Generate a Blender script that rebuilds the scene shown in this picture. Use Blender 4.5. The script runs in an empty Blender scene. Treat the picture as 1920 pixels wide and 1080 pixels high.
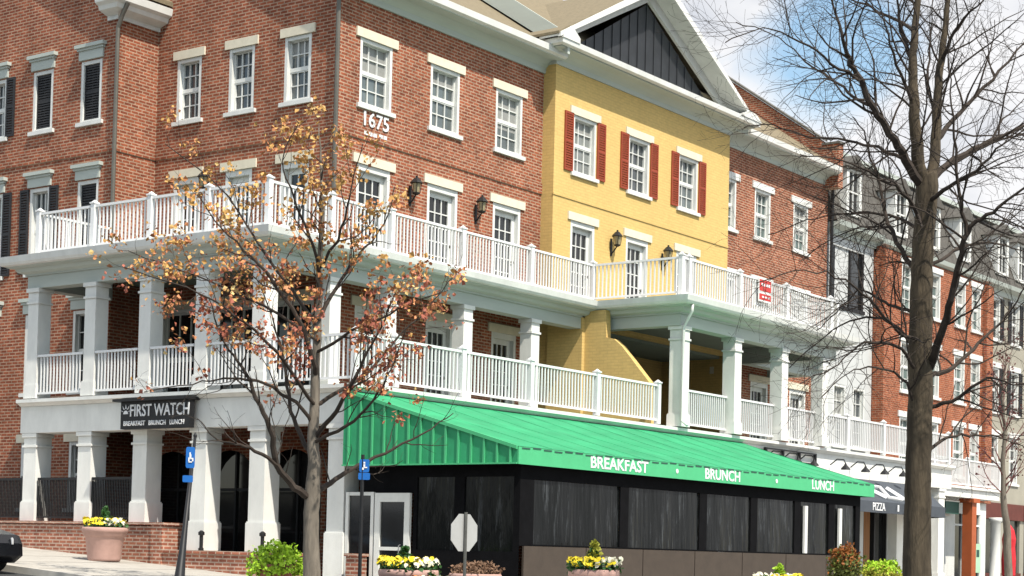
import bpy, math, random
from mathutils import Vector, Matrix
random.seed(7)
R = math.radians
scene = bpy.context.scene
col = scene.collection

# ---------------------------------------------------------------- camera, sky, sun, exposure
CAM = Vector((-30.989, -28.294, 0.0))
yaw, pitch, roll = .9357, .03111, .02411
fw = Vector((math.sin(yaw)*math.cos(pitch), math.cos(yaw)*math.cos(pitch), math.sin(pitch)))
rt = Vector((math.cos(yaw), -math.sin(yaw), 0)); up = rt.cross(fw)
r2 = rt*math.cos(roll)+up*math.sin(roll); u2 = -rt*math.sin(roll)+up*math.cos(roll)
cd = bpy.data.cameras.new('camera'); cam = bpy.data.objects.new('camera', cd); col.objects.link(cam)
cd.sensor_width = 36; cd.lens = 3320.2/1920*36; cd.shift_y = 396/1920
cd.clip_start = .1; cd.clip_end = 3000
m3 = Matrix((r2, u2, -fw)).transposed()
cam.matrix_world = Matrix.Translation(CAM) @ m3.to_4x4()
scene.camera = cam

SUN = Vector((-.21, -.66, 1)).normalized()
sd = bpy.data.lights.new('sun', 'SUN'); sd.energy = 5.0; sd.angle = R(.6); sd.color = (1, .94, .84)
so = bpy.data.objects.new('sun', sd); col.objects.link(so)
so.rotation_euler = SUN.to_track_quat('Z', 'Y').to_euler()

w = bpy.data.worlds.new('World'); scene.world = w; w.use_nodes = True
nt = w.node_tree; N = nt.nodes; L = nt.links; N.clear()
out = N.new('ShaderNodeOutputWorld'); bg = N.new('ShaderNodeBackground'); bg.inputs[1].default_value = .075
sky = N.new('ShaderNodeTexSky'); sky.sky_type = 'NISHITA'; sky.sun_disc = False
sky.sun_elevation = math.asin(SUN.z); sky.sun_rotation = math.atan2(SUN.x, SUN.y)
sky.air_density = 1.3; sky.dust_density = .6
tc = N.new('ShaderNodeTexCoord'); mp = N.new('ShaderNodeMapping'); mp.inputs['Scale'].default_value = (1, 1, 2.0)
n1 = N.new('ShaderNodeTexNoise'); n1.inputs['Scale'].default_value = 3.4; n1.inputs['Detail'].default_value = 7; n1.inputs['Roughness'].default_value = .58
L.new(tc.outputs['Generated'], mp.inputs[0]); L.new(mp.outputs[0], n1.inputs['Vector'])
# a gap in the cloud cover, lying in one direction of the sky
gap = N.new('ShaderNodeVectorMath'); gap.operation = 'DISTANCE'
gd = (fw + r2*((1570-960)/3320.2) - u2*((70-936)/3320.2)).normalized()
gap.inputs[1].default_value = gd
L.new(tc.outputs['Generated'], gap.inputs[0])
gr = N.new('ShaderNodeMapRange'); gr.inputs[1].default_value = .0; gr.inputs[2].default_value = .06; gr.inputs[3].default_value = -.36; gr.inputs[4].default_value = .12
L.new(gap.outputs['Value'], gr.inputs[0])
ad = N.new('ShaderNodeMath'); ad.operation = 'ADD'; L.new(n1.outputs[0], ad.inputs[0]); L.new(gr.outputs[0], ad.inputs[1])
cr = N.new('ShaderNodeMapRange'); cr.inputs[1].default_value = .37; cr.inputs[2].default_value = .58
# cloud banks thin out overhead and on the side of the sky behind the viewer
dn = N.new('ShaderNodeVectorMath'); dn.operation = 'DOT_PRODUCT'; dn.inputs[1].default_value = (.78, .56, .26)
L.new(tc.outputs['Generated'], dn.inputs[0])
dr = N.new('ShaderNodeMapRange'); dr.inputs[1].default_value = .1; dr.inputs[2].default_value = .9; dr.inputs[3].default_value = -.14; dr.inputs[4].default_value = .03
L.new(dn.outputs['Value'], dr.inputs[0]); ad2 = N.new('ShaderNodeMath'); ad2.operation = 'ADD'; L.new(ad.outputs[0], ad2.inputs[0]); L.new(dr.outputs[0], ad2.inputs[1])
L.new(ad2.outputs[0], cr.inputs[0])
n2 = N.new('ShaderNodeTexNoise'); n2.inputs['Scale'].default_value = 9; n2.inputs['Detail'].default_value = 5
L.new(mp.outputs[0], n2.inputs['Vector'])
cc = N.new('ShaderNodeValToRGB'); cc.color_ramp.elements[0].position = .26; cc.color_ramp.elements[0].color = (7.2, 7.7, 8.7, 1)
cc.color_ramp.elements[1].position = .52; cc.color_ramp.elements[1].color = (11.4, 11.4, 11.6, 1)
L.new(n2.outputs[0], cc.inputs[0])
hs = N.new('ShaderNodeMix'); hs.data_type = 'RGBA'; hs.blend_type = 'MULTIPLY'; hs.inputs['Factor'].default_value = 1
hs.inputs['B'].default_value = (2.1, 2.2, 2.15, 1); L.new(sky.outputs[0], hs.inputs['A'])
mx = N.new('ShaderNodeMix'); mx.data_type = 'RGBA'
L.new(cr.outputs[0], mx.inputs['Factor']); L.new(hs.outputs['Result'], mx.inputs['A']); L.new(cc.outputs[0], mx.inputs['B'])
L.new(mx.outputs['Result'], bg.inputs[0]); L.new(bg.outputs[0], out.inputs[0])

scene.view_settings.view_transform = 'Standard'; scene.view_settings.look = 'None'
scene.view_settings.exposure = 0.2; scene.view_settings.gamma = 1
scene.render.filter_size = 1.9
scene.cycles.max_bounces = 6; scene.cycles.diffuse_bounces = 1

def at(x, y, d):
    """point seen at photo pixel (x, y) of the 1920 x 1080 picture, d metres deep"""
    return CAM + (fw + r2*((x-960)/3320.2) - u2*((y-936.2)/3320.2))*d

# ---------------------------------------------------------------- materials
def mat(name, color, rough=.7, noise=0, nscale=3, spec=.4, metal=0, bump=0, bscale=60, stretch=None, streak=0):
    m = bpy.data.materials.new(name); m.use_nodes = True
    nt = m.node_tree; b = nt.nodes['Principled BSDF']
    b.inputs['Roughness'].default_value = rough; b.inputs['Metallic'].default_value = metal
    b.inputs['Specular IOR Level'].default_value = spec
    b.inputs['Base Color'].default_value = (*color, 1)
    tc = nt.nodes.new('ShaderNodeTexCoord'); mp = nt.nodes.new('ShaderNodeMapping')
    nt.links.new(tc.outputs['Object'], mp.inputs[0])
    if stretch: mp.inputs['Scale'].default_value = stretch
    if noise:
        n = nt.nodes.new('ShaderNodeTexNoise'); n.inputs['Scale'].default_value = nscale; n.inputs['Detail'].default_value = 6
        n.inputs['Roughness'].default_value = .65
        nt.links.new(mp.outputs[0], n.inputs['Vector'])
        r = nt.nodes.new('ShaderNodeValToRGB')
        r.color_ramp.elements[0].position = .3; r.color_ramp.elements[1].position = .7
        r.color_ramp.elements[0].color = (*[c*(1-noise) for c in color], 1)
        r.color_ramp.elements[1].color = (*[min(1, c*(1+noise)) for c in color], 1)
        nt.links.new(n.outputs[0], r.inputs[0]); nt.links.new(r.outputs[0], b.inputs['Base Color'])
    if bump:
        n = nt.nodes.new('ShaderNodeTexNoise'); n.inputs['Scale'].default_value = bscale; n.inputs['Detail'].default_value = 3
        nt.links.new(mp.outputs[0], n.inputs['Vector'])
        bp = nt.nodes.new('ShaderNodeBump'); bp.inputs['Strength'].default_value = bump; bp.inputs['Distance'].default_value = .02
        nt.links.new(n.outputs[0], bp.inputs['Height']); nt.links.new(bp.outputs[0], b.inputs['Normal'])
    return m

def brick(name, c1, c2, mortar, patch=.25, msize=.016, bump=.5, var=.2):
    m = bpy.data.materials.new(name); m.use_nodes = True
    nt = m.node_tree; N = nt.nodes; L = nt.links; b = N['Principled BSDF']; b.inputs['Roughness'].default_value = .88
    b.inputs['Specular IOR Level'].default_value = .2
    g = N.new('ShaderNodeNewGeometry'); s = N.new('ShaderNodeSeparateXYZ'); L.new(g.outputs['Position'], s.inputs[0])
    a = N.new('ShaderNodeMath'); a.operation = 'ADD'; L.new(s.outputs[0], a.inputs[0]); L.new(s.outputs[1], a.inputs[1])
    c = N.new('ShaderNodeCombineXYZ'); L.new(a.outputs[0], c.inputs[0]); L.new(s.outputs[2], c.inputs[1])
    t = N.new('ShaderNodeTexBrick'); L.new(c.outputs[0], t.inputs['Vector'])
    t.inputs['Scale'].default_value = 1; t.inputs['Brick Width'].default_value = .24; t.inputs['Row Height'].default_value = .082
    t.inputs['Mortar Size'].default_value = msize; t.inputs['Mortar Smooth'].default_value = .1; t.inputs['Bias'].default_value = -.1
    t.inputs['Color1'].default_value = (*c1, 1); t.inputs['Color2'].default_value = (*c2, 1); t.inputs['Mortar'].default_value = (*mortar, 1)
    # broad weathering
    n = N.new('ShaderNodeTexNoise'); n.inputs['Scale'].default_value = .9; n.inputs['Detail'].default_value = 8; n.inputs['Roughness'].default_value = .7
    mz = N.new('ShaderNodeMapping'); mz.inputs['Scale'].default_value = (1.3, 1.3, .45); L.new(g.outputs['Position'], mz.inputs[0]); L.new(mz.outputs[0], n.inputs['Vector'])
    r = N.new('ShaderNodeMapRange'); r.inputs[1].default_value = .3; r.inputs[2].default_value = .7; r.inputs[3].default_value = 1-patch; r.inputs[4].default_value = 1+patch
    L.new(n.outputs[0], r.inputs[0])
    # bricks fired darker here and there
    v = N.new('ShaderNodeTexNoise'); v.inputs['Scale'].default_value = 4.5; v.inputs['Detail'].default_value = 2
    mpv = N.new('ShaderNodeMapping'); mpv.inputs['Scale'].default_value = (1, 2.6, 1); L.new(c.outputs[0], mpv.inputs[0]); L.new(mpv.outputs[0], v.inputs['Vector'])
    rv = N.new('ShaderNodeMapRange'); rv.inputs[1].default_value = .35; rv.inputs[2].default_value = .65; rv.inputs[3].default_value = 1-var; rv.inputs[4].default_value = 1+var
    L.new(v.outputs[0], rv.inputs[0])
    mu = N.new('ShaderNodeMath'); mu.operation = 'MULTIPLY'; L.new(r.outputs[0], mu.inputs[0]); L.new(rv.outputs[0], mu.inputs[1])
    vm = N.new('ShaderNodeVectorMath'); vm.operation = 'SCALE'; L.new(t.outputs['Color'], vm.inputs[0]); L.new(mu.outputs[0], vm.inputs['Scale'])
    L.new(vm.outputs[0], b.inputs['Base Color'])
    bp = N.new('ShaderNodeBump'); bp.inputs['Strength'].default_value = bump; bp.inputs['Distance'].default_value = .012; bp.invert = True
    L.new(t.outputs['Fac'], bp.inputs['Height']); L.new(bp.outputs[0], b.inputs['Normal'])
    return m

M = {}
M['brick'] = brick('red_brick', (.335, .097, .048), (.205, .056, .031), (.42, .28, .195), .32, .014)
M['brick_orange'] = brick('orange_brick', (.36, .095, .04), (.25, .062, .03), (.36, .19, .12))
M['brick_low'] = brick('garden_wall_brick', (.40, .15, .09), (.27, .085, .055), (.5, .36, .28))
M['brick_yellow'] = brick('yellow_painted_brick', (.70, .49, .185), (.69, .48, .18), (.63, .43, .16), .05, .010, .25, .05)
M['white'] = mat('white_trim_paint', (.76, .76, .72), .55, .10, 2.5, stretch=(1, 1, .4))
M['stucco'] = mat('pale_column_paint', (.80, .795, .75), .8, .10, 1.6, bump=.2, stretch=(1, 1, .5))
M['rail'] = mat('white_railing_vinyl', (.80, .80, .79), .45, .03, 2)
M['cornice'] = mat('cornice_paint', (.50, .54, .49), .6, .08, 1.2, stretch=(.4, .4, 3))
M['stone'] = mat('cream_lintel_stone', (.76, .69, .54), .8, .08, 4)
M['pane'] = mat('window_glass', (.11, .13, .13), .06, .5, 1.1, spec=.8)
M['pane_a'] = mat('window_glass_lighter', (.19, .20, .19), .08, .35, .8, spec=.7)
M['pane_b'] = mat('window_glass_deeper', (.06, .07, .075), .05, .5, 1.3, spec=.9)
M['blindm'] = mat('drawn_blind', (.30, .30, .28), .35, .08, 4)
M['pane_green'] = mat('greenish_glass', (.10, .14, .13), .08, .4, 1.5, spec=.7)
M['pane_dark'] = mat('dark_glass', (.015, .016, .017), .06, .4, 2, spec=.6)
M['black'] = mat('black_paint', (.012, .012, .013), .5, .2, 5)
M['louver'] = mat('black_louver', (.02, .02, .022), .55, .3, 30, stretch=(.1, .1, 1))
M['red_shutter'] = mat('brick_red_shutter_paint', (.31, .052, .018), .5, .12, 6)
M['gable'] = mat('charcoal_board', (.028, .030, .034), .5, .25, 2)
M['roof'] = mat('tan_shingle', (.22, .18, .115), .95, .18, 9, bump=.5, bscale=25)
M['slate'] = mat('grey_slate', (.10, .092, .08), .8, .3, 6, bump=.4)
M['metal'] = mat('brown_grey_downspout', (.14, .13, .11), .5, .15, 3, metal=.2)
M['green'] = mat('green_canvas', (.030, .325, .14), .7, .2, 1.1, bump=.3, bscale=4)
M['green_side'] = mat('green_canvas_seam', (.075, .47, .205), .55, .06, 3)
M['vinyl'] = mat('clear_vinyl_painted_reflections', (.008, .009, .010), .10, .5, 2, spec=.16, bump=1.0, bscale=2.2, stretch=(2.6, 2.6, .35))
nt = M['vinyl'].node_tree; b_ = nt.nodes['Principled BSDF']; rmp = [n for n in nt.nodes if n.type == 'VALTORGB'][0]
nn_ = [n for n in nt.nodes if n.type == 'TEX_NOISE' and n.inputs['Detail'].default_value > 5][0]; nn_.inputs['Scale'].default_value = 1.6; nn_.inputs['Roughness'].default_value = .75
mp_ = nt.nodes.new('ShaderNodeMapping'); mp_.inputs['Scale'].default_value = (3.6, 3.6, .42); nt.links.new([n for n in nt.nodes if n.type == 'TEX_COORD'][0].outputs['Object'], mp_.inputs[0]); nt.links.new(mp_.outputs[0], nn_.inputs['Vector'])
rmp.color_ramp.elements[0].position = .55; rmp.color_ramp.elements[0].color = (.006, .007, .007, 1); rmp.color_ramp.elements[1].position = .74; rmp.color_ramp.elements[1].color = (.075, .082, .088, 1)  # reflections painted into the colour as pale upright streaks
M['tent'] = mat('black_canvas', (.006, .006, .007), .95, .25, 4, spec=.08)
M['panel'] = mat('brown_panel', (.060, .045, .034), .7, .15, 3)
M['asphalt'] = mat('asphalt', (.055, .055, .056), .9, .2, 20, bump=.3)
M['concrete'] = mat('sidewalk_concrete', (.46, .43, .38), .9, .1, 3, bump=.2)
M['kerb'] = mat('kerb_concrete', (.50, .47, .42), .9, .12, 4)
M['pot'] = mat('pink_terracotta', (.50, .31, .26), .8, .10, 5)
M['pot_dark'] = mat('brown_terracotta', (.25, .095, .06), .8, .15, 5)
M['bark'] = mat('grey_bark', (.17, .145, .115), .95, .35, 9, bump=.8, bscale=25, stretch=(1, 1, .25))
M['bark_dark'] = mat('dark_ridged_bark', (.072, .055, .035), .95, .55, 8, bump=1, bscale=22, stretch=(1, 1, .2))
M['twig'] = mat('twig_bark', (.046, .034, .026), .9, .3, 5)
M['twig_red'] = mat('reddish_twigs', (.16, .06, .055), .9, .3, 5)
def leafmat(n, c):
    m = mat(n, c, .6, .35, 1.7)
    return m
LEAF = [leafmat('leaf_amber', (.58, .33, .10)), leafmat('leaf_orange', (.54, .22, .09)), leafmat('leaf_russet', (.38, .115, .07)), leafmat('leaf_straw', (.64, .45, .18))]
M['sign_blue'] = mat('blue_sign_face', (.01, .13, .45), .4, .04, 5)
M['sign_white'] = mat('white_lettering', (.8, .8, .8), .5, .02, 5)
M['sign_back'] = mat('bare_aluminium', (.52, .52, .50), .45, .06, 4, metal=.3)
M['post'] = mat('galvanised_post', (.10, .10, .09), .5, .2, 9)
M['red'] = mat('red_fabric', (.55, .02, .03), .7, .15, 4)
M['awning_grey'] = mat('slate_grey_canvas', (.065, .075, .09), .8, .12, 2)
M['shrub_lime'] = mat('lime_foliage', (.36, .58, .03), .6, .4, 8)
M['shrub_dark'] = mat('dark_green_foliage', (.03, .10, .02), .6, .4, 8)
M['shrub_olive'] = mat('olive_foliage', (.10, .12, .02), .6, .4, 8)
M['shrub_orange'] = mat('orange_tipped_foliage', (.30, .10, .02), .6, .4, 8)
M['shrub_straw'] = mat('yellow_green_foliage', (.36, .36, .04), .6, .3, 8)
M['dry'] = mat('dried_stems', (.22, .13, .08), .9, .4, 8)
M['fl_yellow'] = mat('yellow_petals', (.80, .62, .02), .6, .12, 9)
M['fl_white'] = mat('cream_petals', (.78, .74, .55), .6, .1, 9)
M['fl_orange'] = mat('orange_petals', (.75, .25, .03), .6, .1, 9)
M['soil'] = mat('dark_soil', (.05, .035, .025), .95, .3, 9)
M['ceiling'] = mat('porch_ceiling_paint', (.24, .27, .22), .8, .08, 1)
M['car'] = mat('black_car_paint', (.008, .008, .010), .12, .1, 3, spec=.7)
M['rubber'] = mat('tyre_rubber', (.02, .02, .02), .9, .1, 9)
M['rim'] = mat('alloy', (.45, .45, .46), .3, .05, 5, metal=.9)
M['lens_red'] = mat('red_lens', (.55, .03, .02), .2, .05, 5)
M['lens_white'] = mat('clear_lens', (.75, .75, .75), .15, .05, 5)
M['siding'] = mat('cream_siding', (.36, .335, .27), .8, .1, 1)
M['whitewall'] = mat('white_painted_siding', (.56, .57, .56), .75, .08, 1.5)
M['copper'] = mat('orange_painted_steel', (.42, .10, .03), .6, .1, 3)
M['darkgreen'] = mat('dark_green_paint', (.03, .09, .07), .6, .1, 3)
M['poster'] = mat('pale_green_poster', (.45, .70, .48), .5, .1, 3)
M['amber'] = mat('amber_glass', (.35, .30, .18), .2, .2, 9)
M['shopred'] = mat('dull_red_shopfront', (.13, .035, .025), .7, .15, 3)
M['curtain'] = mat('tan_curtain', (.25, .12, .05), .9, .3, 3, stretch=(4, 4, .2))
M['ybright'] = M['brick_yellow']

# ---------------------------------------------------------------- mesh helpers
def worigin(p):
    v = Vector((0, 0, 0))
    while p is not None: v = v + p.location; p = p.parent
    return v
class MB:
    def __init__(s): s.v = []; s.f = []; s.mi = []
    def add(s, vs, fs, m=0):
        o = len(s.v); s.v += [tuple(v) for v in vs]; s.f += [tuple(i+o for i in f) for f in fs]; s.mi += [m]*len(fs)
    def box(s, x0, x1, y0, y1, z0, z1, m=0):
        x0, x1 = sorted((x0, x1)); y0, y1 = sorted((y0, y1)); z0, z1 = sorted((z0, z1))
        s.add([(x0,y0,z0),(x1,y0,z0),(x1,y1,z0),(x0,y1,z0),(x0,y0,z1),(x1,y0,z1),(x1,y1,z1),(x0,y1,z1)],
              [(0,3,2,1),(4,5,6,7),(0,1,5,4),(1,2,6,5),(2,3,7,6),(3,0,4,7)], m)
    def poly(s, pts, m=0): s.add(pts, [tuple(range(len(pts)))], m)
    def prism(s, pts, vec, m=0):
        n = len(pts); v = [Vector(p) for p in pts]; w2 = [p+Vector(vec) for p in v]
        s.add(v+w2, [tuple(range(n))[::-1], tuple(range(n, 2*n))]+[(i, (i+1) % n, n+(i+1) % n, n+i) for i in range(n)], m)
    def tube(s, pts, rad, n=6, m=0, cap=True):
        pts = [Vector(p) for p in pts]
        if not hasattr(rad, '__len__'): rad = [rad]*len(pts)
        base = len(s.v); ref = None
        for i, p in enumerate(pts):
            t = (pts[min(i+1, len(pts)-1)]-pts[max(i-1, 0)])
            if t.length < 1e-9: t = Vector((0, 0, 1))
            t.normalize()
            if ref is None: ref = Vector((1, 0, 0)) if abs(t.x) < .8 else Vector((0, 1, 0))
            a = ref - t*ref.dot(t)
            if a.length < 1e-4: a = t.orthogonal()
            a.normalize(); ref = a; b = t.cross(a)
            for k in range(n):
                an = 2*math.pi*k/n; s.v.append(tuple(p+(a*math.cos(an)+b*math.sin(an))*rad[i]))
        for i in range(len(pts)-1):
            for k in range(n):
                s.f.append((base+i*n+k, base+i*n+(k+1) % n, base+(i+1)*n+(k+1) % n, base+(i+1)*n+k)); s.mi.append(m)
        if cap:
            s.f.append(tuple(base+k for k in range(n))[::-1]); s.mi.append(m)
            s.f.append(tuple(base+(len(pts)-1)*n+k for k in range(n))); s.mi.append(m)
    def lathe(s, c, prof, n=20, m=0):
        base = len(s.v)
        for r, z in prof:
            for k in range(n):
                a = 2*math.pi*k/n; s.v.append((c[0]+r*math.cos(a), c[1]+r*math.sin(a), c[2]+z))
        for i in range(len(prof)-1):
            for k in range(n):
                s.f.append((base+i*n+k, base+i*n+(k+1) % n, base+(i+1)*n+(k+1) % n, base+(i+1)*n+k)); s.mi.append(m)
        s.f.append(tuple(base+k for k in range(n))[::-1]); s.mi.append(m)
        s.f.append(tuple(base+(len(prof)-1)*n+k for k in range(n))); s.mi.append(m)
    def build(s, name, mats, parent=None, smooth=False, at_=None):
        o0 = worigin(parent) if parent is not None else Vector(at_ or (0, 0, 0))
        me = bpy.data.meshes.new(name)
        me.from_pydata([(v[0]-o0.x, v[1]-o0.y, v[2]-o0.z) for v in s.v], [], s.f)
        if not isinstance(mats, (list, tuple)): mats = [mats]
        for mt in mats: me.materials.append(M[mt] if isinstance(mt, str) else mt)
        me.polygons.foreach_set('material_index', s.mi)
        if smooth: me.polygons.foreach_set('use_smooth', [True]*len(s.f))
        me.update()
        o = bpy.data.objects.new(name, me); col.objects.link(o)
        if parent is not None: o.parent = parent
        else: o.location = o0
        return o
def tag(o, label=None, cat=None, group=None, kind=None):
    if label: o['label'] = label
    if cat: o['category'] = cat
    if group: o['group'] = group
    if kind: o['kind'] = kind
    return o
def thing(name, loc, label, cat, group=None):
    o = bpy.data.objects.new(name, None); o.empty_display_size = .2; col.objects.link(o); o.location = loc
    return tag(o, label, cat, group)
def text_mesh(s, size, ext=.01, bold=0):
    c = bpy.data.curves.new('lettering', 'FONT'); c.body = s; c.size = size; c.extrude = ext; c.offset = bold
    c.align_x = 'CENTER'; c.align_y = 'CENTER'; c.resolution_u = 3
    o = bpy.data.objects.new('lettering', c); col.objects.link(o)
    dg = bpy.context.evaluated_depsgraph_get(); me = bpy.data.meshes.new_from_object(o.evaluated_get(dg))
    bpy.data.objects.remove(o); bpy.data.curves.remove(c)
    return me
def lettering(s, size, pos, face, mt, parent, name='lettering', sx=1, bold=0, ext=.01):
    me = text_mesh(s, size, ext, bold)
    if face == 'front': mx_ = Matrix(((sx,0,0,0),(0,0,-1,0),(0,1,0,0),(0,0,0,1)))     # reads from -Y
    else: mx_ = Matrix(((0,0,-1,0),(-sx,0,0,0),(0,1,0,0),(0,0,0,1)))                   # reads from -X
    p = Vector(pos) - (worigin(parent) if parent is not None else Vector((0, 0, 0)))
    me.transform(Matrix.Translation(p) @ mx_); me.materials.clear(); me.materials.append(M[mt])
    o = bpy.data.objects.new(name, me); col.objects.link(o)
    if parent is not None: o.parent = parent
    return o

class Face:
    """a wall face: u runs along it, d out of it"""
    def __init__(s, kind, c): s.kind = kind; s.c = c
    def p(s, u, d, z): return (u, s.c-d, z) if s.kind == 'front' else (s.c-d, u, z)
    def box(s, mb, u0, u1, d0, d1, z0, z1, m=0):
        a = s.p(u0, d0, z0); b = s.p(u1, d1, z1); mb.box(a[0], b[0], a[1], b[1], a[2], b[2], m)
def wall_sheet(mb, F, u0, u1, z0, z1, holes, depth=.16, m=0):
    us = sorted({u0, u1, *[h[0] for h in holes], *[h[1] for h in holes]}); zs = sorted({z0, z1, *[h[2] for h in holes], *[h[3] for h in holes]})
    for i in range(len(us)-1):
        for j in range(len(zs)-1):
            cu = (us[i]+us[i+1])/2; cz = (zs[j]+zs[j+1])/2
            if any(h[0] < cu < h[1] and h[2] < cz < h[3] for h in holes): continue
            mb.poly([F.p(us[i],0,zs[j]), F.p(us[i+1],0,zs[j]), F.p(us[i+1],0,zs[j+1]), F.p(us[i],0,zs[j+1])], m)
    for a, b, c, d in holes:
        for q in ([(a,c),(b,c)], [(b,c),(b,d)], [(b,d),(a,d)], [(a,d),(a,c)]):
            (p0, q0), (p1, q1) = q
            mb.poly([F.p(p0,0,q0), F.p(p1,0,q1), F.p(p1,-depth,q1), F.p(p0,-depth,q0)], m)

wr = random.Random(8)
def window(F, uc, wdt, z0, z1, parent, cols=3, rows=4, pane='pane', lint=True, sill=True, trim='white', lintw=.17, linth=.22, lintmat='stone', hood=False, casing=.09, label=None, lift=0.0):
    """sash window set back in the wall"""
    a, b = uc-wdt/2, uc+wdt/2; f = MB(); D = -.13
    F.box(f, a, a+casing, D-.06, -.005, z0, z1); F.box(f, b-casing, b, D-.06, -.005, z0, z1)
    F.box(f, a+casing, b-casing, D-.06, -.012, z1-casing, z1); F.box(f, a+casing, b-casing, D-.06, -.012, z0, z0+casing*.7)
    ia, ib, iz0, iz1 = a+casing, b-casing, z0+casing*.7, z1-casing
    mid = (iz0+iz1)/2
    F.box(f, ia, ib, D-.05, D+.02, mid-.028, mid+.028)
    st = .035
    for (q0, q1, dd) in ((iz0, mid-.028, 0), (mid+.028, iz1, .012)):
        F.box(f, ia, ia+st, D-.05, D+.01+dd, q0, q1); F.box(f, ib-st, ib, D-.05, D+.01+dd, q0, q1)
        F.box(f, ia+st, ib-st, D-.05, D+.008+dd, q1-.03, q1); F.box(f, ia+st, ib-st, D-.05, D+.008+dd, q0, q0+.04)
        r = rows//2
        for k in range(1, cols):
            u = ia+st+(ib-ia-2*st)*k/cols; F.box(f, u-.013, u+.013, D-.03, D+.002+dd, q0+.04, q1-.03)
        for k in range(1, r):
            zz = q0+.04+(q1-q0-.07)*k/r; F.box(f, ia+st, ib-st, D-.03, D-.002+dd, zz-.013, zz+.013)
    o = f.build('window', trim, parent)
    if pane == 'pane': pane = wr.choice(['pane', 'pane', 'pane_a', 'pane_b'])
    g = MB(); F.box(g, ia, ib, D-.045, D-.035, iz0, iz1); g.build('pane', pane, o)
    if pane != 'pane_dark' and wr.random() < .45:
        hh = (iz1-iz0)*wr.choice([.28, .5, .62]); g = MB(); F.box(g, ia, ib, D-.034, D-.031, iz1-hh, iz1); g.build('blind', 'blindm', o)
    # a curtain or blind a little behind the glass is read as the glass tone itself
    if lint:
        l = MB()
        if hood:
            F.box(l, a-.06, b+.06, .0, .05, z1+.03, z1+.27); F.box(l, a-.1, b+.1, 0, .09, z1+.27, z1+.33); F.box(l, a-.15, b+.15, 0, .14, z1+.33, z1+.42)
            l.build('hood', 'cornice', o)
        else:
            F.box(l, a-lintw, b+lintw, -.1, .045, z1, z1+linth); l.build('lintel', lintmat, o)
    if sill:
        l = MB(); F.box(l, a-.1, b+.1, -.12, .07, z0-.10, z0); l.build('sill', 'white', o)
    return o
def door(F, uc, wdt, z0, z1, parent, cols=3, rows=4, lintmat='stone'):
    a, b = uc-wdt/2, uc+wdt/2; f = MB(); D = -.14; c = .10
    F.box(f, a, a+c, D-.05, -.005, z0, z1); F.box(f, b-c, b, D-.05, -.005, z0, z1); F.box(f, a+c, b-c, D-.05, -.01, z1-c*1.5, z1)
    ia, ib, t = a+c, b-c, z1-c*1.5
    F.box(f, ia, ia+.13, D-.04, D+.01, z0, t); F.box(f, ib-.13, ib, D-.04, D+.01, z0, t)
    F.box(f, ia+.13, ib-.13, D-.04, D+.01, t-.14, t); F.box(f, ia+.13, ib-.13, D-.04, D+.01, z0, z0+.3)
    for k in range(1, cols):
        u = ia+.13+(ib-ia-.26)*k/cols; F.box(f, u-.015, u+.015, D-.03, D+.004, z0+.3, t-.14)
    for k in range(1, rows+1):
        zz = z0+.3+(t-.14-z0-.3)*k/(rows+1); F.box(f, ia+.13, ib-.13, D-.03, D, zz-.015, zz+.015)
    o = f.build('door', 'white', parent)
    g = MB(); F.box(g, ia+.1, ib-.1, D-.036, D-.026, z0+.25, t-.1); g.build('pane', 'pane_dark', o)
    h = MB(); F.box(h, ib-.09, ib-.05, D+.01, D+.06, z0+.95, z0+1.02); F.box(h, ib-.18, ib-.06, D+.045, D+.06, z0+.97, z0+1.0); h.build('handle', 'metal', o)
    l = MB(); F.box(l, a-.16, b+.16, -.1, .045, z1, z1+.22); l.build('lintel', lintmat, o)
    return o
def sweep(mb, path, prof, closed_ends=True, m=0):
    """prof: (outward, z) polygon swept along the plan path, outward = right-hand side of travel"""
    n = len(path); rings = []
    for i, (x, y) in enumerate(path):
        def nrm(a, b):
            dx, dy = b[0]-a[0], b[1]-a[1]; l = math.hypot(dx, dy); return (dy/l, -dx/l)
        if i == 0: o = nrm(path[0], path[1])
        elif i == n-1: o = nrm(path[-2], path[-1])
        else:
            a = nrm(path[i-1], path[i]); b = nrm(path[i], path[i+1]); k = 1+a[0]*b[0]+a[1]*b[1]
            o = ((a[0]+b[0])/k, (a[1]+b[1])/k)
        rings.append([(x+o[0]*d, y+o[1]*d, z) for d, z in prof])
    k = len(prof); b0 = len(mb.v)
    for r in rings: mb.v += r
    for i in range(n-1):
        for j in range(k):
            mb.f.append((b0+i*k+j, b0+i*k+(j+1) % k, b0+(i+1)*k+(j+1) % k, b0+(i+1)*k+j)); mb.mi.append(m)
    mb.f.append(tuple(b0+j for j in range(k))[::-1]); mb.mi.append(m)
    mb.f.append(tuple(b0+(n-1)*k+j for j in range(k))); mb.mi.append(m)

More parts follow.
